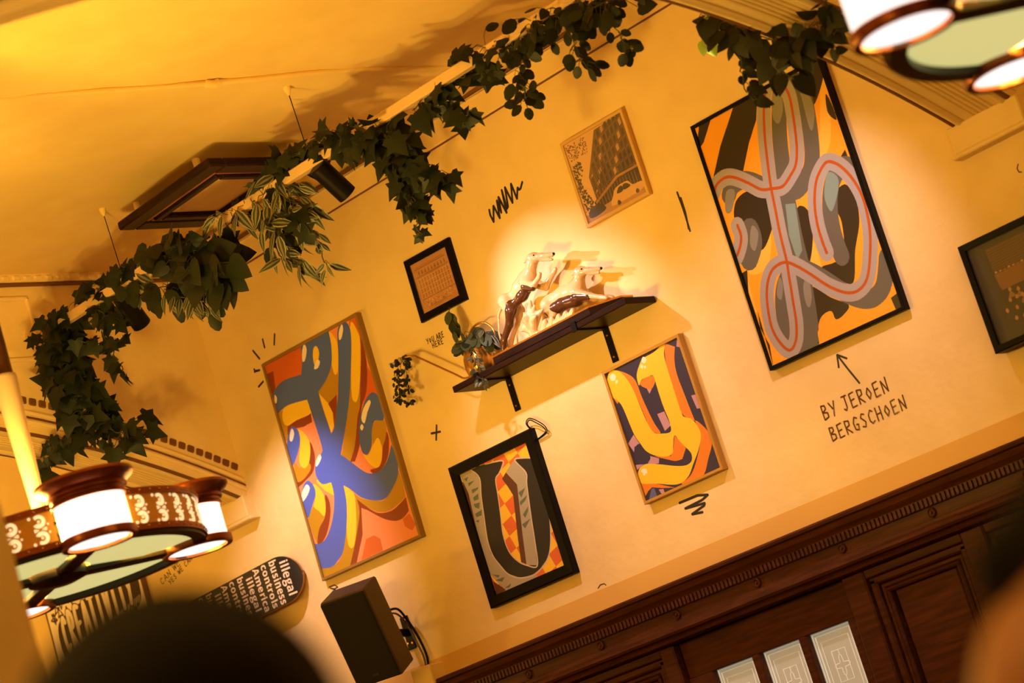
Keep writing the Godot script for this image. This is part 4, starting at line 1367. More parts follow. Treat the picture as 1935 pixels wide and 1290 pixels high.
	f.bone(V(-5.64, 3.61, z), V(-5.594, 3.594, z), 0.0075, 0.005, 0.004)
	for s in [-1.0, 1.0]:
		var zz: float = z + 0.018 * s
		f.bone(V(-5.68, 3.643, z + 0.012 * s), V(-5.702, 3.632, z + 0.016 * s), 0.008, 0.006, 0.004)
		f.bone(V(-5.715, 3.565, zz), V(-5.665, 3.528 + 0.006 * s, zz), 0.022, 0.013, 0.01)
		f.bone(V(-5.665, 3.528 + 0.006 * s, zz), V(-5.605, 3.503, zz), 0.012, 0.0085, 0.008)
		f.bone(V(-5.605, 3.503, zz), V(-5.583, 3.492, zz), 0.0095, 0.009, 0.006)
		f.bone(V(-5.86, 3.572, zz), V(-5.845, 3.53, zz), 0.028, 0.018, 0.012)
		f.bone(V(-5.845, 3.53, zz), V(-5.88, 3.48, zz), 0.016, 0.011, 0.008)
	part("dog", f.into(M.glaze), t).position = o
	f = Field.new(V(-5.94, 3.46, 0.015), V(-5.54, 3.62, 0.15), 0.0042)  # brown glaze pieces carry the shade under the rear dog
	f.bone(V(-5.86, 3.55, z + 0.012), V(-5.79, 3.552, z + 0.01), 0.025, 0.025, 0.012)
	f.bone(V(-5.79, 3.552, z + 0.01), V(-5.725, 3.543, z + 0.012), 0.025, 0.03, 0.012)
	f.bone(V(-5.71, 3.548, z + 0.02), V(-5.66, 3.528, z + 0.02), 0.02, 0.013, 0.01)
	part("dog_shade", f.into(M.glaze_shade), t).position = o
	# leaves and mound under them
	f = Field.new(V(-6.06, 3.455, 0.05), V(-5.6, 3.65, 0.2), 0.0042)
	for q in [[-5.905, 3.61, 0.12], [-5.94, 3.575, 0.135], [-5.875, 3.58, 0.14], [-5.965, 3.545, 0.12], [-5.85, 3.555, 0.13], [-5.975, 3.515, 0.14], [-5.87, 3.535, 0.16], [-5.925, 3.55, 0.165]]:
		var tip := V(q[0], q[1], q[2])
		f.bone(V(-5.93, 3.495, 0.13), V(-5.93, 3.5, 0.13).lerp(tip, 0.6) + V(0, 0.012, 0), 0.014, 0.015, 0.006, V(1, 1, 1.3))
		f.bone(V(-5.93, 3.5, 0.13).lerp(tip, 0.6) + V(0, 0.012, 0), tip, 0.014, 0.004, 0.004)
	f.bone(V(-5.99, 3.474, 0.125), V(-5.63, 3.474, 0.115), 0.017, 0.012, 0.01)
	for i in 5:
		f.bone(V(-5.87 + i * 0.035, 3.478, 0.135), V(-5.85 + i * 0.035, 3.506 - i * 0.003, 0.14), 0.016, 0.01, 0.006)
	part("rockwork", f.into(M.glaze), t).position = o
	for q in [[V(-5.743, 3.731, 0.105), 0.0065], [V(-5.579, 3.606, 0.07), 0.006], [V(-5.822, 3.758, 0.122), 0.0035], [V(-5.655, 3.634, 0.086), 0.0035]]:
		var g := Geo.new()
		g.lathe([Vector2(0, -q[1]), Vector2(q[1] * 0.8, -q[1] * 0.6), Vector2(q[1], 0), Vector2(q[1] * 0.8, q[1] * 0.6), Vector2(0, q[1])], 10, q[0] + o)
		part("nose" if q[1] > 0.005 else "eye", g.mesh(M.black_gloss, 60.0), t)

func watering_can() -> void:
	var at := V(-6.262, 3.44, 0.09)
	var t := thing("watering_can", "small brass watering can with a long thin spout on the shelf's left end", "watering can", at)
	var g := Geo.new()
	g.lathe([Vector2(0, 0), Vector2(0.044, 0), Vector2(0.054, 0.012), Vector2(0.061, 0.045), Vector2(0.059, 0.08), Vector2(0.049, 0.108), Vector2(0.046, 0.112), Vector2(0.044, 0.107), Vector2(0.053, 0.08), Vector2(0.05, 0.02), Vector2(0, 0.015)], 36)
	part("body", g.mesh(M.brass, 40.0), t)
	g = Geo.new()
	g.tube(curve([V(-0.055, 0.025, 0), V(-0.1, 0.03, 0), V(-0.14, 0.062, 0), V(-0.297, 0.19, 0), V(-0.325, 0.207, 0), V(-0.364, 0.216, 0)], 6), 0.0042, 10)
	part("spout", g.mesh(M.brass, 60.0), t)
	g = Geo.new()
	var hoop := []
	for i in 25:
		var an := lerpf(-0.5, PI + 0.1, i / 24.0)
		hoop.append(V(0.045 + cos(an) * 0.07, 0.135 + sin(an) * 0.062, 0.0))
	g.tube(hoop, 0.0042, 8)
	part("handle", g.mesh(M.brass, 60.0), t)
	var p := thing("potted_plant", "grey-green round-leaved plant growing out of the brass watering can", "plant")
	vine(p, "stem", [at + V(0.0, 0.1, 0), at + V(-0.03, 0.16, 0.0), at + V(-0.055, 0.21, 0.0), at + V(-0.075, 0.255, 0.0), at + V(-0.07, 0.31, 0.0)], 9, ["silver", "round"], Vector2(0.045, 0.065), 0.03, 0.0018)
	vine(p, "stem", [at + V(-0.03, 0.12, 0.01), at + V(0.0, 0.15, 0.02), at + V(0.05, 0.14, 0.02), at + V(0.09, 0.13, 0.02)], 44, ["silver", "oval2", "silver", "lance"], Vector2(0.035, 0.065), 0.035, 0.0018)
	vine(p, "stem", [at + V(0.03, 0.11, 0.045), at + V(0.045, 0.06, 0.066), at + V(0.05, 0.0, 0.078), at + V(0.075, -0.05, 0.1)], 34, ["silver", "lance"], Vector2(0.014, 0.03), 0.024, 0.0012)
	p = thing("hanging_sprig", "drooping small-leaved sprig hanging from the watering can's spout tip", "plant")
	vine(p, "stem", [V(-6.63, 3.655, 0.09), V(-6.684, 3.622, 0.09), V(-6.718, 3.558, 0.09), V(-6.73, 3.51, 0.09)], 34, O4, Vector2(0.014, 0.023), 0.014, 0.0012)
	vine(p, "stem", [V(-6.63, 3.655, 0.09), V(-6.647, 3.575, 0.09), V(-6.65, 3.53, 0.09)], 24, O4, Vector2(0.014, 0.023), 0.014, 0.0012)
	vine(p, "stem", [V(-6.63, 3.655, 0.09), V(-6.678, 3.665, 0.09), V(-6.72, 3.663, 0.09)], 9, O4, Vector2(0.016, 0.026), 0.01, 0.0012)
	vine(p, "stem", [V(-6.684, 3.622, 0.09), V(-6.709, 3.543, 0.09), V(-6.684, 3.49, 0.09)], 26, O4, Vector2(0.014, 0.023), 0.014, 0.0012)

const O4 := ["oval", "oval2"]

# ---------------------------------------------------------------- speaker, skateboard and the rest of the wall
func build_speaker() -> void:
	var t := thing("loudspeaker", "black box loudspeaker tilted forward on a wall bracket below the blue script letter", "loudspeaker", V(-7.081, 2.69, 0.271))
	t.rotation_order = EULER_ORDER_YXZ
	t.rotation = V(0.37, 0.351, -0.015)
	part("cabinet", boxm(V(0, 0, -0.006), V(0.2, 0.371, 0.148), M.speaker_box, 0.006), t)
	part("grille", boxm(V(0, 0, 0.074), V(0.192, 0.363, 0.014), M.speaker_cloth, 0.005), t)
	part("badge", boxm(V(0, -0.15, 0.0815), V(0.026, 0.007, 0.002), M.badge, 0.0005), t)
	var b := thing("speaker_bracket", "black steel wall plate and arm holding the loudspeaker", "bracket", V(-7.128, 2.668, 0))
	b.rotation_degrees.z = 0
	part("plate", boxm(V(0, 0, 0.004), V(0.046, 0.135, 0.007), M.black_metal, 0.003), b)
	var g := Geo.new()
	g.bar(V(0.0, 0.0, 0.006), V(0.035, 0.01, 0.19), 0.02, 0.03, 0.003)
	part("arm", g.mesh(M.black_metal, 20.0), b)
	for q in [[0.008, 0.052], [-0.012, -0.04], [0.012, -0.044]]:
		g = Geo.new()
		g.lathe([Vector2(0, 0.004), Vector2(0.005, 0.003), Vector2(0.006, 0), Vector2(0, 0)], 12)
		var s := part("bolt", g.mesh(M.brass, 30.0), b)
		s.position = V(q[0], q[1], 0.0075)
		s.rotation_degrees.x = 90
	g = Geo.new()
	g.tube(curve([V(-7.05, 2.745, 0.2), V(-7.06, 2.76, 0.1), V(-7.09, 2.72, 0.03), V(-7.075, 2.64, 0.012), V(-7.06, 2.56, 0.01), V(-7.06, 2.5, 0.02)], 6), 0.005, 8)
	lone("cable", g.mesh(M.black_metal, 60.0), "outer of the two dark cables looping from loudspeaker to the ledge", "cable")
	g = Geo.new()
	g.tube(curve([V(-7.055, 2.74, 0.2), V(-7.08, 2.745, 0.09), V(-7.105, 2.7, 0.022), V(-7.092, 2.62, 0.012), V(-7.078, 2.56, 0.01), V(-7.072, 2.5, 0.02)], 6), 0.004, 8)
	lone("cable", g.mesh(M.grey_cable, 60.0), "inner of the two dark cables, nearer the loudspeaker's wall plate", "cable")
	lone("cable_duct", boxm(V(-7.05, 2.47, 0.035), V(0.11, 0.08, 0.09), M.plaster, 0.004), "small yellow painted box on the ledge where the loudspeaker cables end", "box")

func build_skateboard() -> void:
	var t := thing("skateboard_deck", "black skateboard deck with rows of cream words hung sideways on the wall", "skateboard", V(-7.99, 3.062, 0.058))
	t.rotation_degrees.z = 1.5
	var L := 0.8
	var W := 0.2
	var n := 40
	var bend := func(x: float) -> float:
		var e := maxf(0.0, absf(x) - 0.26)
		return -1.9 * e * e
	var half := func(x: float) -> float:
		var e := absf(x) - (L / 2 - W / 2)
		return W / 2 if e <= 0 else sqrt(maxf(0.0, W * W / 4 - e * e))
	for layer in [[0.0, 0.009, M.ply, "board"], [0.009, 0.0105, M.black_print, "graphic"]]:
		var g := Geo.new()
		var rows := []
		for i in n + 1:
			var u := -cos(PI * i / n)
			var x := L / 2 * u * 0.9995
			rows.append([x, half.call(x), bend.call(x)])
		for i in n:
			var a: Array = rows[i]
			var b: Array = rows[i + 1]
			for zz in [layer[0], layer[1]]:
				g.quad(V(a[0], -a[1], a[2] + zz), V(b[0], -b[1], b[2] + zz), V(b[0], b[1], b[2] + zz), V(a[0], a[1], a[2] + zz))
				if zz == layer[0]:
					for k in range(g.t.size() - 6, g.t.size(), 3):
						var s := g.t[k + 1]
						g.t[k + 1] = g.t[k + 2]
						g.t[k + 2] = s
			g.quad(V(a[0], a[1], a[2] + layer[1]), V(b[0], b[1], b[2] + layer[1]), V(b[0], b[1], b[2] + layer[0]), V(a[0], a[1], a[2] + layer[0]))
			g.quad(V(a[0], -a[1], a[2] + layer[0]), V(b[0], -b[1], b[2] + layer[0]), V(b[0], -b[1], b[2] + layer[1]), V(a[0], -a[1], a[2] + layer[1]))
		part(layer[3], g.mesh(layer[2], 25.0), t)
	var font := SystemFont.new()
	font.font_names = PackedStringArray(["Droid Sans"])
	font.font_weight = 700
	var said := ["illegal", "business", "controls", "America"]
	for i in 14:
		var x := 0.35 - i * 0.0545
		var tm := TextMesh.new()
		tm.font = font
		tm.text = said[i % 4]
		tm.font_size = 32
		tm.depth = 0.0006
		tm.pixel_size = 0.00165
		tm.curve_step = 1.5
		tm.material = M.cream_print
		var bb := tm.get_aabb()
		var room: float = 2.0 * half.call(absf(x) - 0.012) - 0.012
		var o := part("lettering", tm, t)
		var s := minf(1.0, room / maxf(bb.size.x, 0.001))
		var xb := x - 0.012
		var zb: float = bend.call(xb)
		var tilt := atan((bend.call(xb + 0.035) - zb) / 0.035)
		o.transform = Transform3D(Basis(V(0, -1, 0) * s, V(cos(tilt), 0, sin(tilt)), V(-sin(tilt), 0, cos(tilt))), V(xb, 0, zb + 0.0118))
	for x in [-0.22, 0.22]:
		var g := Geo.new()
		g.bar(V(x, 0, 0.0), V(x, 0, -0.058), 0.06, 0.04, 0.004)
		part("mount", g.mesh(M.black_metal, 20.0), t)

func build_marks() -> void:
	var k: Material = M.ink
	lone("wall_drawing", strokes([[Vector2(-6.063, 4.044), Vector2(-6.066, 4.022), Vector2(-6.06, 3.991), Vector2(-6.037, 4.049), Vector2(-6.025, 3.992), Vector2(-6.013, 4.061), Vector2(-6.01, 4.008), Vector2(-6.0, 4.07), Vector2(-5.985, 3.997), Vector2(-5.974, 4.088), Vector2(-5.977, 4.011), Vector2(-5.969, 4.016), Vector2(-5.955, 4.091), Vector2(-5.942, 4.02), Vector2(-5.921, 4.091), Vector2(-5.915, 4.025), Vector2(-5.896, 4.064), Vector2(-5.892, 4.053), Vector2(-5.883, 4.054), Vector2(-5.865, 4.074)]], 0.0095, k), "black zigzag scribble on the wall above the dog figurine", "drawing")
	lone("wall_drawing", strokes([[Vector2(-7.458, 4.05), Vector2(-7.46, 4.012)], [Vector2(-7.38, 4.043), Vector2(-7.401, 4.002)], [Vector2(-7.533, 4.027), Vector2(-7.508, 3.98)], [Vector2(-7.558, 3.954), Vector2(-7.556, 3.944), Vector2(-7.526, 3.937), Vector2(-7.561, 3.942)], [Vector2(-7.525, 3.886), Vector2(-7.562, 3.875)]], 0.009, k), "five black ray dashes round the top corner of the blue script letter picture", "drawing")
	lone("wall_drawing", strokes([[Vector2(-5.197, 3.744), Vector2(-5.195, 3.677), Vector2(-5.197, 3.592)], [Vector2(-5.19, 3.719), Vector2(-5.191, 3.66), Vector2(-5.2, 3.602)]], 0.008, k), "pair of long black pen strokes left of the tall outlined letters", "drawing")
	lone("wall_drawing", strokes([[Vector2(-6.695, 3.357), Vector2(-6.645, 3.347)], [Vector2(-6.654, 3.378), Vector2(-6.68, 3.324)]], 0.009, k), "black plus sign on the wall below the hanging sprig", "drawing")
	lone("wall_drawing", strokes([[Vector2(-5.625, 2.708), Vector2(-5.536, 2.707), Vector2(-5.49, 2.694), Vector2(-5.523, 2.685), Vector2(-5.608, 2.681), Vector2(-5.515, 2.671), Vector2(-5.521, 2.664), Vector2(-5.586, 2.652), Vector2(-5.537, 2.644)]], 0.0095, k), "black squiggle on the wall under the yellow letter picture", "drawing")
	lone("wall_drawing", strokes([[Vector2(-4.776, 2.958), Vector2(-4.753, 2.898), Vector2(-4.727, 2.836)], [Vector2(-4.743, 2.932), Vector2(-4.776, 2.958), Vector2(-4.786, 2.915)]], 0.0075, k), "black arrow pointing up at the tall outlined letters", "drawing")
	lone("wall_writing", strokes(written("BY JEROEN", Vector2(-4.91, 2.768), 0.05, 0.0345) + written("BERGSCHOEN", Vector2(-4.907, 2.69), 0.047, 0.0338), 0.0055, M.gloss_ink, 0.001), "two handwritten lines in glossy brown marker below the black arrow", "writing")
	lone("wall_writing", strokes(written("YOU ARE", Vector2(-6.575, 3.687), 0.022, 0.0155, -0.05) + written("HERE", Vector2(-6.552, 3.662), 0.021, 0.0165, -0.05), 0.0035, k), "small black handwriting on the wall under the framed facade print", "writing")
	lone("wall_writing", strokes(written("CAN WE PLAY", Vector2(-8.496, 3.294), 0.028, 0.03, 0.31) + written("YES WE CAN", Vector2(-8.445, 3.278), 0.022, 0.022, 0.31), 0.0035, k), "slanted dark handwriting between chandelier and skateboard deck", "writing")
	lone("wall_drawing", strokes([[Vector2(-7.493, 2.972), Vector2(-7.458, 2.971), Vector2(-7.443, 2.957), Vector2(-7.465, 2.956), Vector2(-7.488, 2.966), Vector2(-7.46, 2.95), Vector2(-7.481, 2.95)]], 0.005, k), "small black coil drawn on the wall above the loudspeaker's left corner", "drawing")
	lone("wall_drawing", strokes([[Vector2(-6.115, 2.537), Vector2(-6.099, 2.546), Vector2(-6.078, 2.544), Vector2(-6.073, 2.536)]], 0.004, k), "tiny black arc at the ledge right of the dark-framed block letter", "drawing")
	lone("wall_drawing", strokes([[Vector2(-3.88, 3.275), Vector2(-3.889, 3.263), Vector2(-3.887, 3.25), Vector2(-3.878, 3.246)]], 0.004, k), "black hooked pen stroke on the wall above the dark box-framed photograph", "drawing")

func build_pictures() -> void:
	var pal := {}
	for kv in ["k_blue #4f66c4", "k_yellow #f4c832", "k_ochre #b8891c", "k_brown #8a3a1e", "k_orange #d2642c", "k_peach #ee8f5a", "k_white #f6e6d8", "y_navy #2b2640", "y_pink #b98a92", "y_yellow #f6c22a", "y_orange #de7d20", "y_white #fbe3c0", "y_blue #5a5e86", "u_dark #1e1a16", "u_grey #a59a7e", "u_green #5d6650", "u_brown #58301c", "u_line #c8b394", "l_yellow #f2a62c", "l_dark #2a231f", "l_shadow #5f5d58", "l_letter #a39b9c", "l_line #b2501a", "l_sheen #f8be4c", "l_sheen2 #86847c", "l_teal #7d9590"]:
		var q: PackedStringArray = kv.split(" ")
		pal[q[0]] = Color(q[1])
	var im := print_of(art_script_letter(), pal, pal.k_peach, 512, 794)
	picture("letter_picture", "tall picture of a looping blue script letter on orange in a thin wooden frame", "picture", V(-7.181, 3.469, 0), 0.61, 0.945, 0.012, 0.03, M.ochre_wood, print_mat("print_script", im, 0.32), 0.008, -0.75)
	im = print_of(art_yellow_letter(), pal, pal.y_navy, 448, 596)
	picture("letter_picture", "small picture of a rounded yellow letter on dark blue, under the shelf's right end", "picture", V(-5.565, 3.008, 0), 0.39, 0.517, 0.011, 0.03, M.gold_wood, print_mat("print_yellow", im, 0.4), 0.008, 0.3)
	# harlequin ground of the block letter
	im = Image.create(448, 560, false, Image.FORMAT_RGB8)
	im.fill(Color("#f0bc2c"))
	for i in range(-8, 16):
		for j in range(-8, 16):
			if (i + j) % 2 == 0:
				var o := Vector2(i * 150 + j * 42, j * 108 - i * 34)
				var a := Vector2(150, -34)
				var b := Vector2(42, 108)
				var n := []
				for q in [o, o + a, o + a + b, o + b]:
					n += [q.x, q.y]
				shape(im, Color("#d9662a"), "poly", n)
	for s in art_block_letter():
		shape(im, pal[s[0]], s[1], s[2], s[3] * 2.0 if s.size() > 3 else 20.0)
	var u := picture("letter_picture", "dark block letter on a harlequin ground in a wide black frame, below the shelf", "picture", V(-6.408, 2.908, 0), 0.466, 0.574, 0.042, 0.032, M.black_frame, print_mat("print_block", im, 0.6), 0.016, 0.0)
	var g := Geo.new()
	g.tube(curve([V(0.222, 0.283, 0.012), V(0.216, 0.31, 0.02), V(0.245, 0.322, 0.03), V(0.28, 0.3, 0.03), V(0.305, 0.268, 0.024), V(0.296, 0.246, 0.016), V(0.234, 0.236, 0.01)], 6), 0.0022, 6)
	g.tube(curve([V(0.226, 0.283, 0.01), V(0.224, 0.305, 0.024), V(0.25, 0.314, 0.034), V(0.278, 0.292, 0.034), V(0.297, 0.268, 0.026), V(0.29, 0.25, 0.014), V(0.234, 0.24, 0.008)], 6), 0.0022, 6)
	part("hanging_cord", g.mesh(M.black_metal, 60.0), u)
	im = Image.create(576, 886, false, Image.FORMAT_RGB8)
	im.fill(pal.l_yellow)
	for s in art_outline_letters():
		shape(im, pal[s[0]], s[1], s[2], s[3] * 1.66 if s.size() > 3 else 20.0)
	picture("letter_picture", "tallest picture, grey outlined letters with orange centre lines in a thin black frame", "picture", V(-4.737, 3.46, 0), 0.602, 0.925, 0.013, 0.03, M.black_frame, print_mat("print_outline", im, 0.3), 0.008, -0.6)
	picture("framed_print", "small brown facade print in a black frame above the watering can", "picture", V(-6.426, 3.898, 0), 0.262, 0.258, 0.028, 0.02, M.black_frame, print_mat("print_facade", facade_print(), 0.6), 0.008, -0.9, true)
	picture("framed_print", "old street photograph with parked car in a slim light wooden frame", "picture", V(-5.462, 3.952, 0), 0.322, 0.34, 0.012, 0.022, M.light_wood, print_mat("print_street", street_print(), 0.5), 0.008, 0.0, true)
	picture("framed_print", "dark photograph of a crowded hall in a deep black box frame at the right edge", "picture", V(-3.88, 2.913, 0), 0.55, 0.372, 0.022, 0.07, M.black_frame, print_mat("print_hall", hall_print(), 0.6), 0.03, 0.0, true)
	picture("letter_picture", "white poster of bubble lettering and doodles behind the chandelier", "poster", V(-8.95, 3.3, 0), 0.72, 0.8, 0.008, 0.028, M.brown_frame, print_mat("print_doodle", doodle_print(), 0.6), 0.004, 0.0)

func facade_print() -> Image:
	var im := Image.create(280, 280, false, Image.FORMAT_RGB8)
	im.fill(Color("#b5743c"))
	var dk := Color("#7a4220")
	var lt := Color("#d09858")
	var r := func(x: float, y: float, w: float, h: float, c: Color) -> void: im.fill_rect(Rect2i(int(x), int(y), int(w), int(h)), c)
	r.call(20, 34, 236, 5, dk)
	r.call(30, 26, 216, 3, dk)
	for i in 9:
		var x := 38.0 + i * 25
		shape(im, dk, "poly", [x / 0.28, 62 / 0.28, (x + 5) / 0.28, 48 / 0.28, (x + 10) / 0.28, 62 / 0.28, (x + 10) / 0.28, 72 / 0.28, x / 0.28, 72 / 0.28])
	r.call(14, 78, 252, 4, dk)
	r.call(20, 86, 240, 2, dk)
	for j in 4:
		for i in 11:
			var x := 24.0 + i * 22
			var y := 98.0 + j * 27
			r.call(x, y, 11, 18, dk)
			r.call(x + 2, y + 2, 3, 14, lt)
			r.call(x + 6, y + 2, 3, 14, Color("#95592e"))
		r.call(18, 92.0 + j * 27, 244, 2, lt)
	for i in 12:
		r.call(18.0 + i * 22, 90, 3, 112, lt)
	r.call(14, 206, 252, 4, dk)
	for i in 60:
		r.call(rng.randf_range(16, 260), rng.randf_range(212, 246), rng.randf_range(2, 9), rng.randf_range(2, 10), dk if i % 3 else lt)
	r.call(60, 254, 160, 3, dk)
	r.call(90, 262, 100, 2, dk)
	return im

func street_print() -> Image:
	var im := Image.create(320, 340, false, Image.FORMAT_RGB8)
	im.fill(Color("#dcaa74"))
	var d := Color("#2c170c")
	var m := Color("#6a3f24")
	# building in steep perspective: a dark wall of storeys running down to the left
	shape(im, m, "poly", [520, 20, 1000, 0, 1000, 800, 230, 830, 220, 500])
	for j in 7:
		for i in 10:
			var u := i / 10.0
			var x := 245 + u * 740
			var roof := lerpf(500, 20, clampf((x - 220) / 300.0, 0, 1)) - clampf((x - 520) * 0.3, 0, 200)
			var y0 := roof + 40 + j * (770 - roof - 40) / 7.0
			var hh := (770 - roof) / 7.0 * 0.62
			shape(im, d if (i + j) % 5 else Color("#b98450"), "poly", [x, y0, x + 44, y0 - 22, x + 44, y0 - 22 + hh, x, y0 + hh])
			shape(im, d, "poly", [x - 8, y0 + hh + 6, x + 60, y0 + hh - 22, x + 60, y0 + hh - 14, x - 8, y0 + hh + 14])
	for i in 10:
		var u := i / 9.0
		shape(im, Color("#54301a"), "poly", [250 + u * 735, lerpf(480, 40, u), 262 + u * 735, lerpf(478, 36, u), 262 + u * 735, 760, 250 + u * 735, 770])
	shape(im, d, "poly", [180, 800, 640, 620, 1000, 640, 1000, 900, 200, 930])
	shape(im, Color("#a9713e"), "poly", [200, 800, 620, 640, 1000, 640, 1000, 672, 640, 672, 210, 830])
	for i in 14:
		shape(im, Color("#8e5c32"), "poly", [260 + i * 50, 690, 268 + i * 50, 690, 268 + i * 50, 880, 260 + i * 50, 885])
	# street and cars
	shape(im, Color("#b47e4a"), "poly", [0, 900, 1000, 860, 1000, 1000, 0, 1000])
	shape(im, Color("#d8a468"), "smooth", [430, 900, 480, 850, 560, 770, 760, 760, 830, 830, 980, 850, 960, 930, 700, 950, 450, 950])
	shape(im, d, "smooth", [560, 840, 600, 785, 660, 780, 660, 840])
	shape(im, d, "smooth", [680, 838, 680, 780, 740, 780, 790, 830])
	shape(im, d, "smooth", [520, 950, 545, 915, 580, 950, 545, 975])
	shape(im, d, "smooth", [840, 930, 870, 900, 900, 930, 870, 955])
	shape(im, d, "smooth", [40, 900, 120, 840, 260, 850, 330, 930, 180, 960, 60, 950])
	# trees at the left
	for i in 320:
		var x := rng.randf_range(0, 210)
		var y := rng.randf_range(250, 880)
		var s := rng.randf_range(16, 44)
		if x < 60 + 90 * absf(sin(y * 0.006)):
			shape(im, d, "poly", [x, y, x + s, y + s * 0.5, x + s * 0.4, y + s])
	for i in 110:
		var x := rng.randf_range(10, 330)
		var y := rng.randf_range(10, 210)
		shape(im, Color("#5a341c"), "poly", [x, y, x + 22, y + 8, x + 8, y + 22])
	return im

func hall_print() -> Image:
	var im := Image.create(420, 280, false, Image.FORMAT_RGB8)
	im.fill(Color("#14100c"))
	shape(im, Color("#57361c"), "poly", [110, 60, 1000, 60, 1000, 480, 120, 480])
	shape(im, Color("#7d5128"), "poly", [110, 330, 1000, 300, 1000, 480, 130, 500])
	for i in 9:
		shape(im, Color("#3a2412"), "poly", [120, 90 + i * 26, 1000, 70 + i * 28, 1000, 78 + i * 28, 120, 98 + i * 26])
	for i in 26:
		var x := 130 + i * 34
		shape(im, Color("#c08a4c"), "smooth", [x, 300 + (i % 3) * 8, x + 10, 310, x, 322, x - 10, 310])
	for j in 4:
		for i in 16:
			var x: float = 130 + i * 56 + (j % 2) * 26 + rng.randf_range(-16, 16)
			var y: float = 540 + j * 95 + rng.randf_range(-24, 24)
			if rng.randf() < 0.18:
				continue
			shape(im, Color("#b07a48"), "smooth", [x, y - 26, x + 13, y, x, y + 24, x - 13, y])
			shape(im, Color("#2a1b10") if rng.randf() < 0.6 else Color("#8a6240"), "smooth", [x, y + 20, x + 26, y + 70, x, y + 80, x - 26, y + 70])
	return im

func doodle_print() -> Image:
	var im := Image.create(576, 640, false, Image.FORMAT_RGB8)
	var paper := Color("#f8ece2")
	var k := Color("#3a2018")
	im.fill(paper)
	# small doodles all round, then two rows of outlined bubble capitals
	for i in 260:
		var x := rng.randf_range(60, 900)
		var y := rng.randf_range(110, 930)
		if absf(y - lerpf(530, 420, x / 1000)) < 95:
			continue
		var s := rng.randf_range(16, 38)
		var a := rng.randf_range(0, TAU)
		var n := []
		for j in 7:
			var q := Vector2(x, y) + Vector2.from_angle(a + j * 0.9) * s * (0.4 + 0.6 * (j % 2))
			n += [q.x, q.y]
		shape(im, k, "stroke", n, 10.0)
	shape(im, k, "smooth", [70, 640, 90, 450, 300, 400, 600, 350, 930, 310, 950, 540, 700, 610, 400, 660, 150, 700])
	for i in 60:
		shape(im, paper, "line", [80 + i * 14.5, 690 - i * 2.6 + (i % 3) * 8, 92 + i * 14.5, 660 - i * 2.6], 6.0)
	var x0 := 120.0
	for ch in "CREATIVITY":
		for pass_ in 2:
			for s in glyph(ch):
				var n := []
				for i in range(0, s.size(), 2):
					n += [x0 + s[i] * 54, 640 - x0 * 0.13 - s[i + 1] * 200]
				shape(im, paper if pass_ else k, "stroke", n, 32.0 if pass_ else 46.0)
		x0 += 80
	shape(im, k, "poly", [90, 690, 190, 680, 200, 790, 95, 800])
	shape(im, paper, "poly", [102, 703, 180, 695, 188, 778, 106, 787])
	var x1 := 112.0
	for ch in "TO":
		for s in glyph(ch):
			var n := []
			for i in range(0, s.size(), 2):
				n += [x1 + s[i] * 30, 768 - s[i + 1] * 52]
			shape(im, k, "line", n, 9.0)
		x1 += 36
	return im

func build_vent() -> void:
	var t := thing("louvred_panel", "slatted panel at the lower left edge beside the white poster", "panel", V(-9.78, 2.7, 0))
	part("frame_bar", boxm(V(0.135, 0, 0.02), V(0.035, 1.5, 0.04), M.cream_paint, 0.004), t)
	part("frame_bar", boxm(V(-0.135, 0, 0.02), V(0.035, 1.5, 0.04), M.cream_paint, 0.004), t)
	for i in 62:
		var g := Geo.new()
		g.box(V(0, -0.74 + i * 0.024, 0.016), V(0.24, 0.013, 0.014), 0.003)
		part("slat", g.mesh(M.cream_paint, 20.0), t)

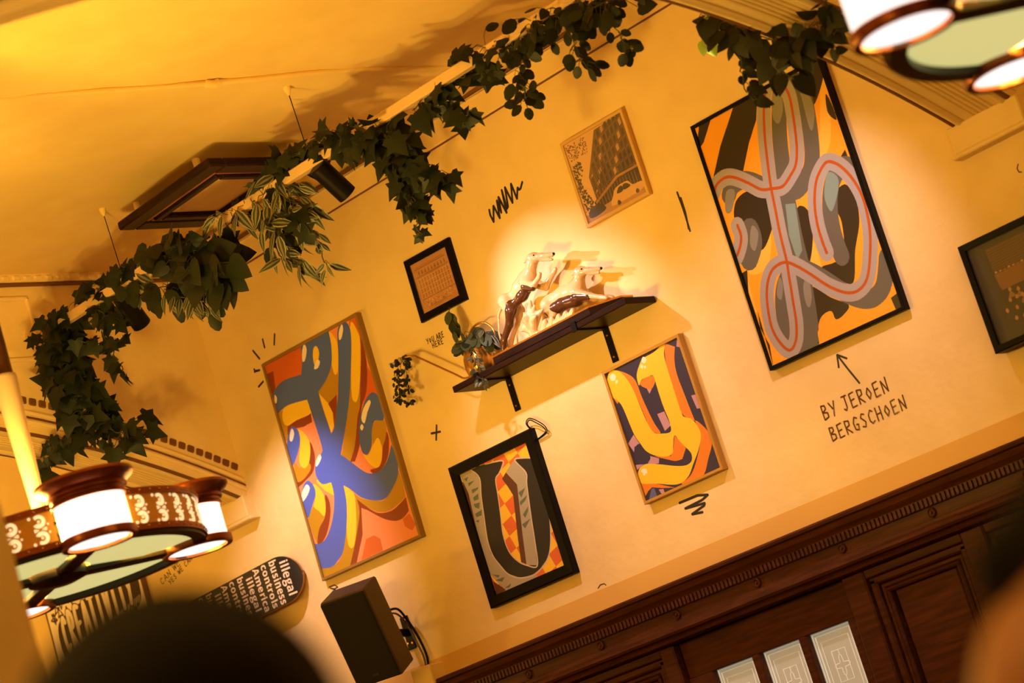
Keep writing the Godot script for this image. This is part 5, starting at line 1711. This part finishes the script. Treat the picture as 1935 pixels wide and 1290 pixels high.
# ---------------------------------------------------------------- people in front of the lens
func person(label: String, head: Vector3, yaw: float, skin: Material, hair_m: Material, shirt: Material, legs: Material, afro: float) -> void:
	var t := thing("person", label, "person", V(head.x, 0, head.z))
	t.rotation.y = yaw
	var h := head.y            # middle of the skull; local -z is where they look
	var f := Field.new(V(-0.42, 0.0, -0.3), V(0.42, h + 0.16, 0.3), 0.022)
	var sh := h - 0.29
	f.bone(V(0, h - 0.1, 0.03), V(0, sh + 0.04, 0.035), 0.055, 0.065, 0.03)
	f.bone(V(-0.12, sh, 0.04), V(0.12, sh, 0.04), 0.075, 0.075, 0.05)
	f.bone(V(0, sh - 0.05, 0.03), V(0, sh - 0.28, 0.02), 0.14, 0.125, 0.06, V(0.85, 1, 1.15))
	f.bone(V(0, sh - 0.28, 0.02), V(0, sh - 0.52, 0.03), 0.125, 0.14, 0.06, V(0.85, 1, 1.1))
	for s in [-1.0, 1.0]:
		f.bone(V(s * 0.17, sh, 0.04), V(s * 0.22, sh - 0.28, 0.05), 0.055, 0.045, 0.03)
		f.bone(V(s * 0.22, sh - 0.28, 0.05), V(s * 0.2, sh - 0.52, -0.04), 0.043, 0.032, 0.02)
		f.bone(V(s * 0.09, sh - 0.55, 0.03), V(s * 0.1, 0.48, 0.0), 0.095, 0.062, 0.04)
		f.bone(V(s * 0.1, 0.48, 0.0), V(s * 0.1, 0.08, 0.03), 0.06, 0.042, 0.03)
		f.bone(V(s * 0.1, 0.05, 0.03), V(s * 0.11, 0.04, -0.14), 0.045, 0.035, 0.03)
		# palm, four fingers and a thumb
		var w := V(s * 0.2, sh - 0.53, -0.05)
		f.bone(w, w + V(0, -0.08, -0.03), 0.028, 0.03, 0.015)
		for k in 4:
			f.bone(w + V(s * (k - 1.5) * 0.017, -0.08, -0.03), w + V(s * (k - 1.5) * 0.02, -0.165 + absf(k - 1.4) * 0.012, -0.03), 0.013, 0.011, 0.006)
		f.bone(w + V(-s * 0.02, -0.03, -0.03), w + V(-s * 0.05, -0.09, -0.06), 0.014, 0.012, 0.008)
	# head, jaw, nose and ears
	f.bone(V(0, h + 0.015, 0.015), V(0, h - 0.01, -0.03), 0.083, 0.075, 0.03)
	f.bone(V(0, h - 0.06, -0.04), V(0, h - 0.1, -0.065), 0.058, 0.036, 0.03)
	f.bone(V(0, h - 0.02, -0.1), V(0, h - 0.055, -0.12), 0.012, 0.016, 0.012)
	for s in [-1.0, 1.0]:
		f.bone(V(s * 0.083, h - 0.005, 0.0), V(s * 0.08, h - 0.05, -0.005), 0.02, 0.014, 0.01)
	part("body", f.into(skin), t)
	f = Field.new(V(-0.17, h - 0.14, -0.17), V(0.17, h + 0.19, 0.19), 0.009)
	f.bone(V(0, h + 0.05 + (0.02 if afro == 0.0 else 0.0), 0.03), V(0, h + 0.045, 0.05), (0.07 if afro == 0.0 else 0.078) + afro, 0.07 + afro, 0.03)
	if afro > 0.0:
		f.bone(V(0, h + 0.02, 0.04), V(0, h - 0.045, 0.055), 0.09, 0.06, 0.03)
	else:
		f.bone(V(0, h + 0.02, 0.06), V(0, h - 0.03, 0.07), 0.07, 0.055, 0.03)
	f.bone(V(0, h + 0.075, -0.02), V(0, h + 0.07, -0.05), 0.045 + afro * 0.6, 0.03 + afro * 0.4, 0.03)
	part("hair", f.into(hair_m), t)
	f = Field.new(V(-0.4, sh - 0.62, -0.25), V(0.4, sh + 0.12, 0.3), 0.024)
	f.bone(V(-0.13, sh, 0.04), V(0.13, sh, 0.04), 0.09, 0.09, 0.05)
	f.bone(V(0, sh - 0.05, 0.03), V(0, sh - 0.55, 0.025), 0.155, 0.155, 0.06, V(0.85, 1, 1.1))
	for s in [-1.0, 1.0]:
		f.bone(V(s * 0.17, sh, 0.04), V(s * 0.22, sh - 0.26, 0.05), 0.07, 0.06, 0.03)
	part("shirt", f.into(shirt), t)
	f = Field.new(V(-0.25, 0.1, -0.2), V(0.25, sh - 0.4, 0.25), 0.026)
	for s in [-1.0, 1.0]:
		f.bone(V(s * 0.07, sh - 0.52, 0.03), V(s * 0.1, 0.48, 0.0), 0.115, 0.08, 0.04)
		f.bone(V(s * 0.1, 0.48, 0.0), V(s * 0.1, 0.14, 0.03), 0.08, 0.065, 0.03)
	part("trousers", f.into(legs), t)

# ---------------------------------------------------------------- materials
func materials() -> void:
	var p := noise_tex(3, 0.02, [Color("#e8ca88"), Color("#efd294")], 512)
	grained(mat("plaster", Color.WHITE, 0.72), p, V(0.5, 0.5, 0.5))
	M.plaster.normal_enabled = true
	M.plaster.normal_texture = noise_tex(8, 0.05, [], 512, 4.0)
	M.plaster.normal_scale = 0.1
	grained(mat("ceiling", Color.WHITE, 0.8), noise_tex(13, 0.02, [Color("#ecca7c"), Color("#f2d48a")], 512), V(0.4, 0.4, 0.4))
	var wt := noise_tex(21, 0.03, [Color("#3a1f11"), Color("#5e331b")], 512)
	grained(mat("wood", Color.WHITE, 0.38), wt, V(0.25, 3.0, 3.0))
	grained(mat("floor_wood", Color.WHITE, 0.5), noise_tex(22, 0.03, [Color("#5a3318"), Color("#8a5a2c")], 256), V(0.3, 2.0, 2.0))
	grained(mat("dark_wood", Color.WHITE, 0.4), noise_tex(23, 0.04, [Color("#1c0f0a"), Color("#301b12")], 256), V(0.6, 6.0, 6.0))
	mat("orange_wood", Color("#9a5a26"), 0.45)
	mat("trim_and_shade_brown", Color("#6e4218"), 0.6)  # brown of thin trim lines, also painted in for groove and recess shade
	mat("ochre_paint", Color("#dcae58"), 0.65)
	mat("cream_paint", Color("#f3d9a0"), 0.6)
	mat("cream_enamel", Color("#a8927c"), 0.35)
	mat("track_paint", Color("#cdab78"), 0.6)
	mat("ochre_wood", Color("#8f6a2a"), 0.5)
	mat("gold_wood", Color("#b5842a"), 0.45)
	mat("light_wood", Color("#d2a866"), 0.5)
	mat("black_frame", Color("#0d0a08"), 0.45)
	mat("brown_frame", Color("#6d4a2e"), 0.5)
	for q in ["black_frame", "dark_wood", "wood"]:
		M[q].metallic_specular = 0.22
	mat("board", Color("#8a6a44"), 0.8)
	mat("black_metal", Color("#0f0c0a"), 0.45, 0.1)
	M.black_metal.metallic_specular = 0.25
	mat("grey_cable", Color("#5a4a38"), 0.5)
	mat("iron", Color("#241a10"), 0.4, 0.5)
	mat("bronze", Color("#4a2a18"), 0.35, 0.6)
	mat("copper", Color("#8a4c28"), 0.3, 0.8)
	mat("brass", Color("#c8943c"), 0.25, 0.9)
	mat("gallery", Color("#d09a3c"), 0.45, 0.2)
	mat("stem", Color("#3a3a1c"), 0.7)
	for q in [["ivy", lin(0.0074, 0.0118, 0.0062)], ["ivy_mid", lin(0.0124, 0.0180, 0.0087)], ["pothos", lin(0.0112, 0.0130, 0.0074)], ["pothos_mid", lin(0.0161, 0.0180, 0.0093)], ["round", lin(0.0093, 0.0130, 0.0068)], ["round_mid", lin(0.0149, 0.0211, 0.0105)], ["silver", lin(0.055, 0.068, 0.03)], ["lime", lin(0.32, 0.42, 0.06)]]:
		var m := mat(q[0], q[1], 0.5)
		m.metallic_specular = 0.3
		m.backlight_enabled = true
		m.backlight = (q[1] as Color) * 0.5
	M.lime.backlight = Color(0.5, 0.6, 0.2)  # spotlit sprig: the brightness of the beam is put into its colour
	mat("striped", Color.WHITE, 0.45).vertex_color_use_as_albedo = true
	var gl := mat("glaze", Color("#d2ac78"), 0.14)
	gl.clearcoat_enabled = true
	gl.clearcoat = 0.6
	gl.clearcoat_roughness = 0.05
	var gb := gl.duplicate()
	gb.resource_name = "glaze_shade"
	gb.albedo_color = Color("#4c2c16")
	M.glaze_shade = gb
	mat("black_gloss", Color("#1a120c"), 0.1)
	mat("speaker_box", Color("#4a3a2e"), 0.55)
	mat("speaker_cloth", Color("#161412"), 0.85)
	mat("badge", Color("#3a3a38"), 0.4)
	mat("ply", Color("#a8742e"), 0.5)
	mat("black_print", Color("#1a1512"), 0.4)
	mat("cream_print", Color("#ecd2b0"), 0.5)
	mat("ink", Color("#1c140c"), 0.5)
	mat("gloss_ink", Color("#5a3214"), 0.12)
	mat("skin", Color("#c98a5c"), 0.5)
	mat("hair", Color("#0c0a08"), 1.0)
	mat("dark_cloth", Color("#26221e"), 0.85)
	mat("red_cloth", Color("#4a1e16"), 0.85)
	var pane := mat("pane", Color(1, 1, 1, 0.06), 0.03)
	pane.transparency = BaseMaterial3D.TRANSPARENCY_ALPHA
	# what glows; the door panes only by added glow
	glow("shade", Color("#f4e6d8"), lin(1.0, 0.9, 0.86), 1.6)
	glow("inlay", Color("#f4dca0"), lin(1.0, 0.8, 0.42), 1.1)
	glow("lamp_glass", Color("#e0dc98"), lin(0.9, 0.84, 0.32), 0.9)
	glow("lens", Color("#fff0d0"), lin(1.0, 0.85, 0.6), 4.0)
	glow("frosted", Color("#b4b29a"), lin(0.5, 0.5, 0.38), 0.4)  # faint glow put into glass that only catches the room light
	glow("etched", Color("#dedccc"), lin(0.7, 0.7, 0.58), 0.6)  # etched lines brightened by the same added glow

const SPOT := 2.0

func _ready() -> void:
	rng.seed = 20
	# camera: a short telephoto held askew, looking up and left at the back wall
	var cam := Camera3D.new()
	cam.name = "camera"
	add_child(cam)
	cam.position = V(0, 1.5, 7.2)
	cam.rotation_order = EULER_ORDER_YXZ
	cam.rotation_degrees = V(12.13698635, 40.51882675, -17.49844609)
	cam.near = 0.1
	cam.far = 60.0
	cam.fov = rad_to_deg(2.0 * atan(645.0 / 4800.0))
	var look := CameraAttributesPhysical.new()
	look.frustum_focal_length = 12.0 / (645.0 / 4800.0)
	look.frustum_focus_distance = 9.3
	look.frustum_near = 0.1
	look.frustum_far = 60.0
	look.exposure_aperture = 3.2
	cam.attributes = look
	cam.fov = rad_to_deg(2.0 * atan(645.0 / 4800.0))
	cam.current = true
	var env := Environment.new()
	env.background_mode = Environment.BG_COLOR
	env.background_color = Color.BLACK
	env.tonemap_mode = Environment.TONE_MAPPER_LINEAR
	env.tonemap_exposure = 0.78
	env.sdfgi_enabled = true
	env.ssao_enabled = true
	env.ssil_enabled = true
	var we := WorldEnvironment.new()
	we.name = "environment"
	we.environment = env
	add_child(we)
	materials()
	build_room()
	chandelier("ring chandelier of glowing drums and pierced brass galleries in front of the white poster", V(-5.879, 2.8, 2.592), 0.351, LAMP, 2.5)
	chandelier("ring chandelier cut off by the top right corner, under the arch rib", V(-2.14, 2.865, 2.65), 2.138, LAMP * 0.7, 1.0)
	chandelier("ring chandelier in the bay beyond the dentilled arch, outside the left edge", V(-9.85, 2.8, 2.6), 0.4, LAMP, 1.6)
	chandelier("added unseen ring chandelier in the nave behind the person at the bottom left", V(-5.9, 2.95, 6.7), 0.3, LAMP * 0.65, 1.05)  # both nave chandeliers are added out of view to brighten ceiling and people
	chandelier("added unseen ring chandelier in the nave above the person at the right edge", V(-2.0, 2.95, 6.7), 0.6, LAMP * 0.65, 1.05)
	make_leaves()
	build_pictures()
	build_track()
	build_ceiling_frame()
	build_shelf()
	build_speaker()
	build_skateboard()
	build_vent()
	person("person with short dark hair seen from behind, blurred, at the bottom left", V(-1.241, 1.599, 6.164), 0.75, M.skin, M.hair, M.dark_cloth, M.dark_cloth, 0.028)
	person("person with dark hair and bare neck, blurred, at the right edge", V(-0.788, 1.536, 5.808), 2.1, M.skin, M.hair, M.red_cloth, M.dark_cloth, 0.0)
	build_plants()
	build_marks()

const LAMP := 0.62
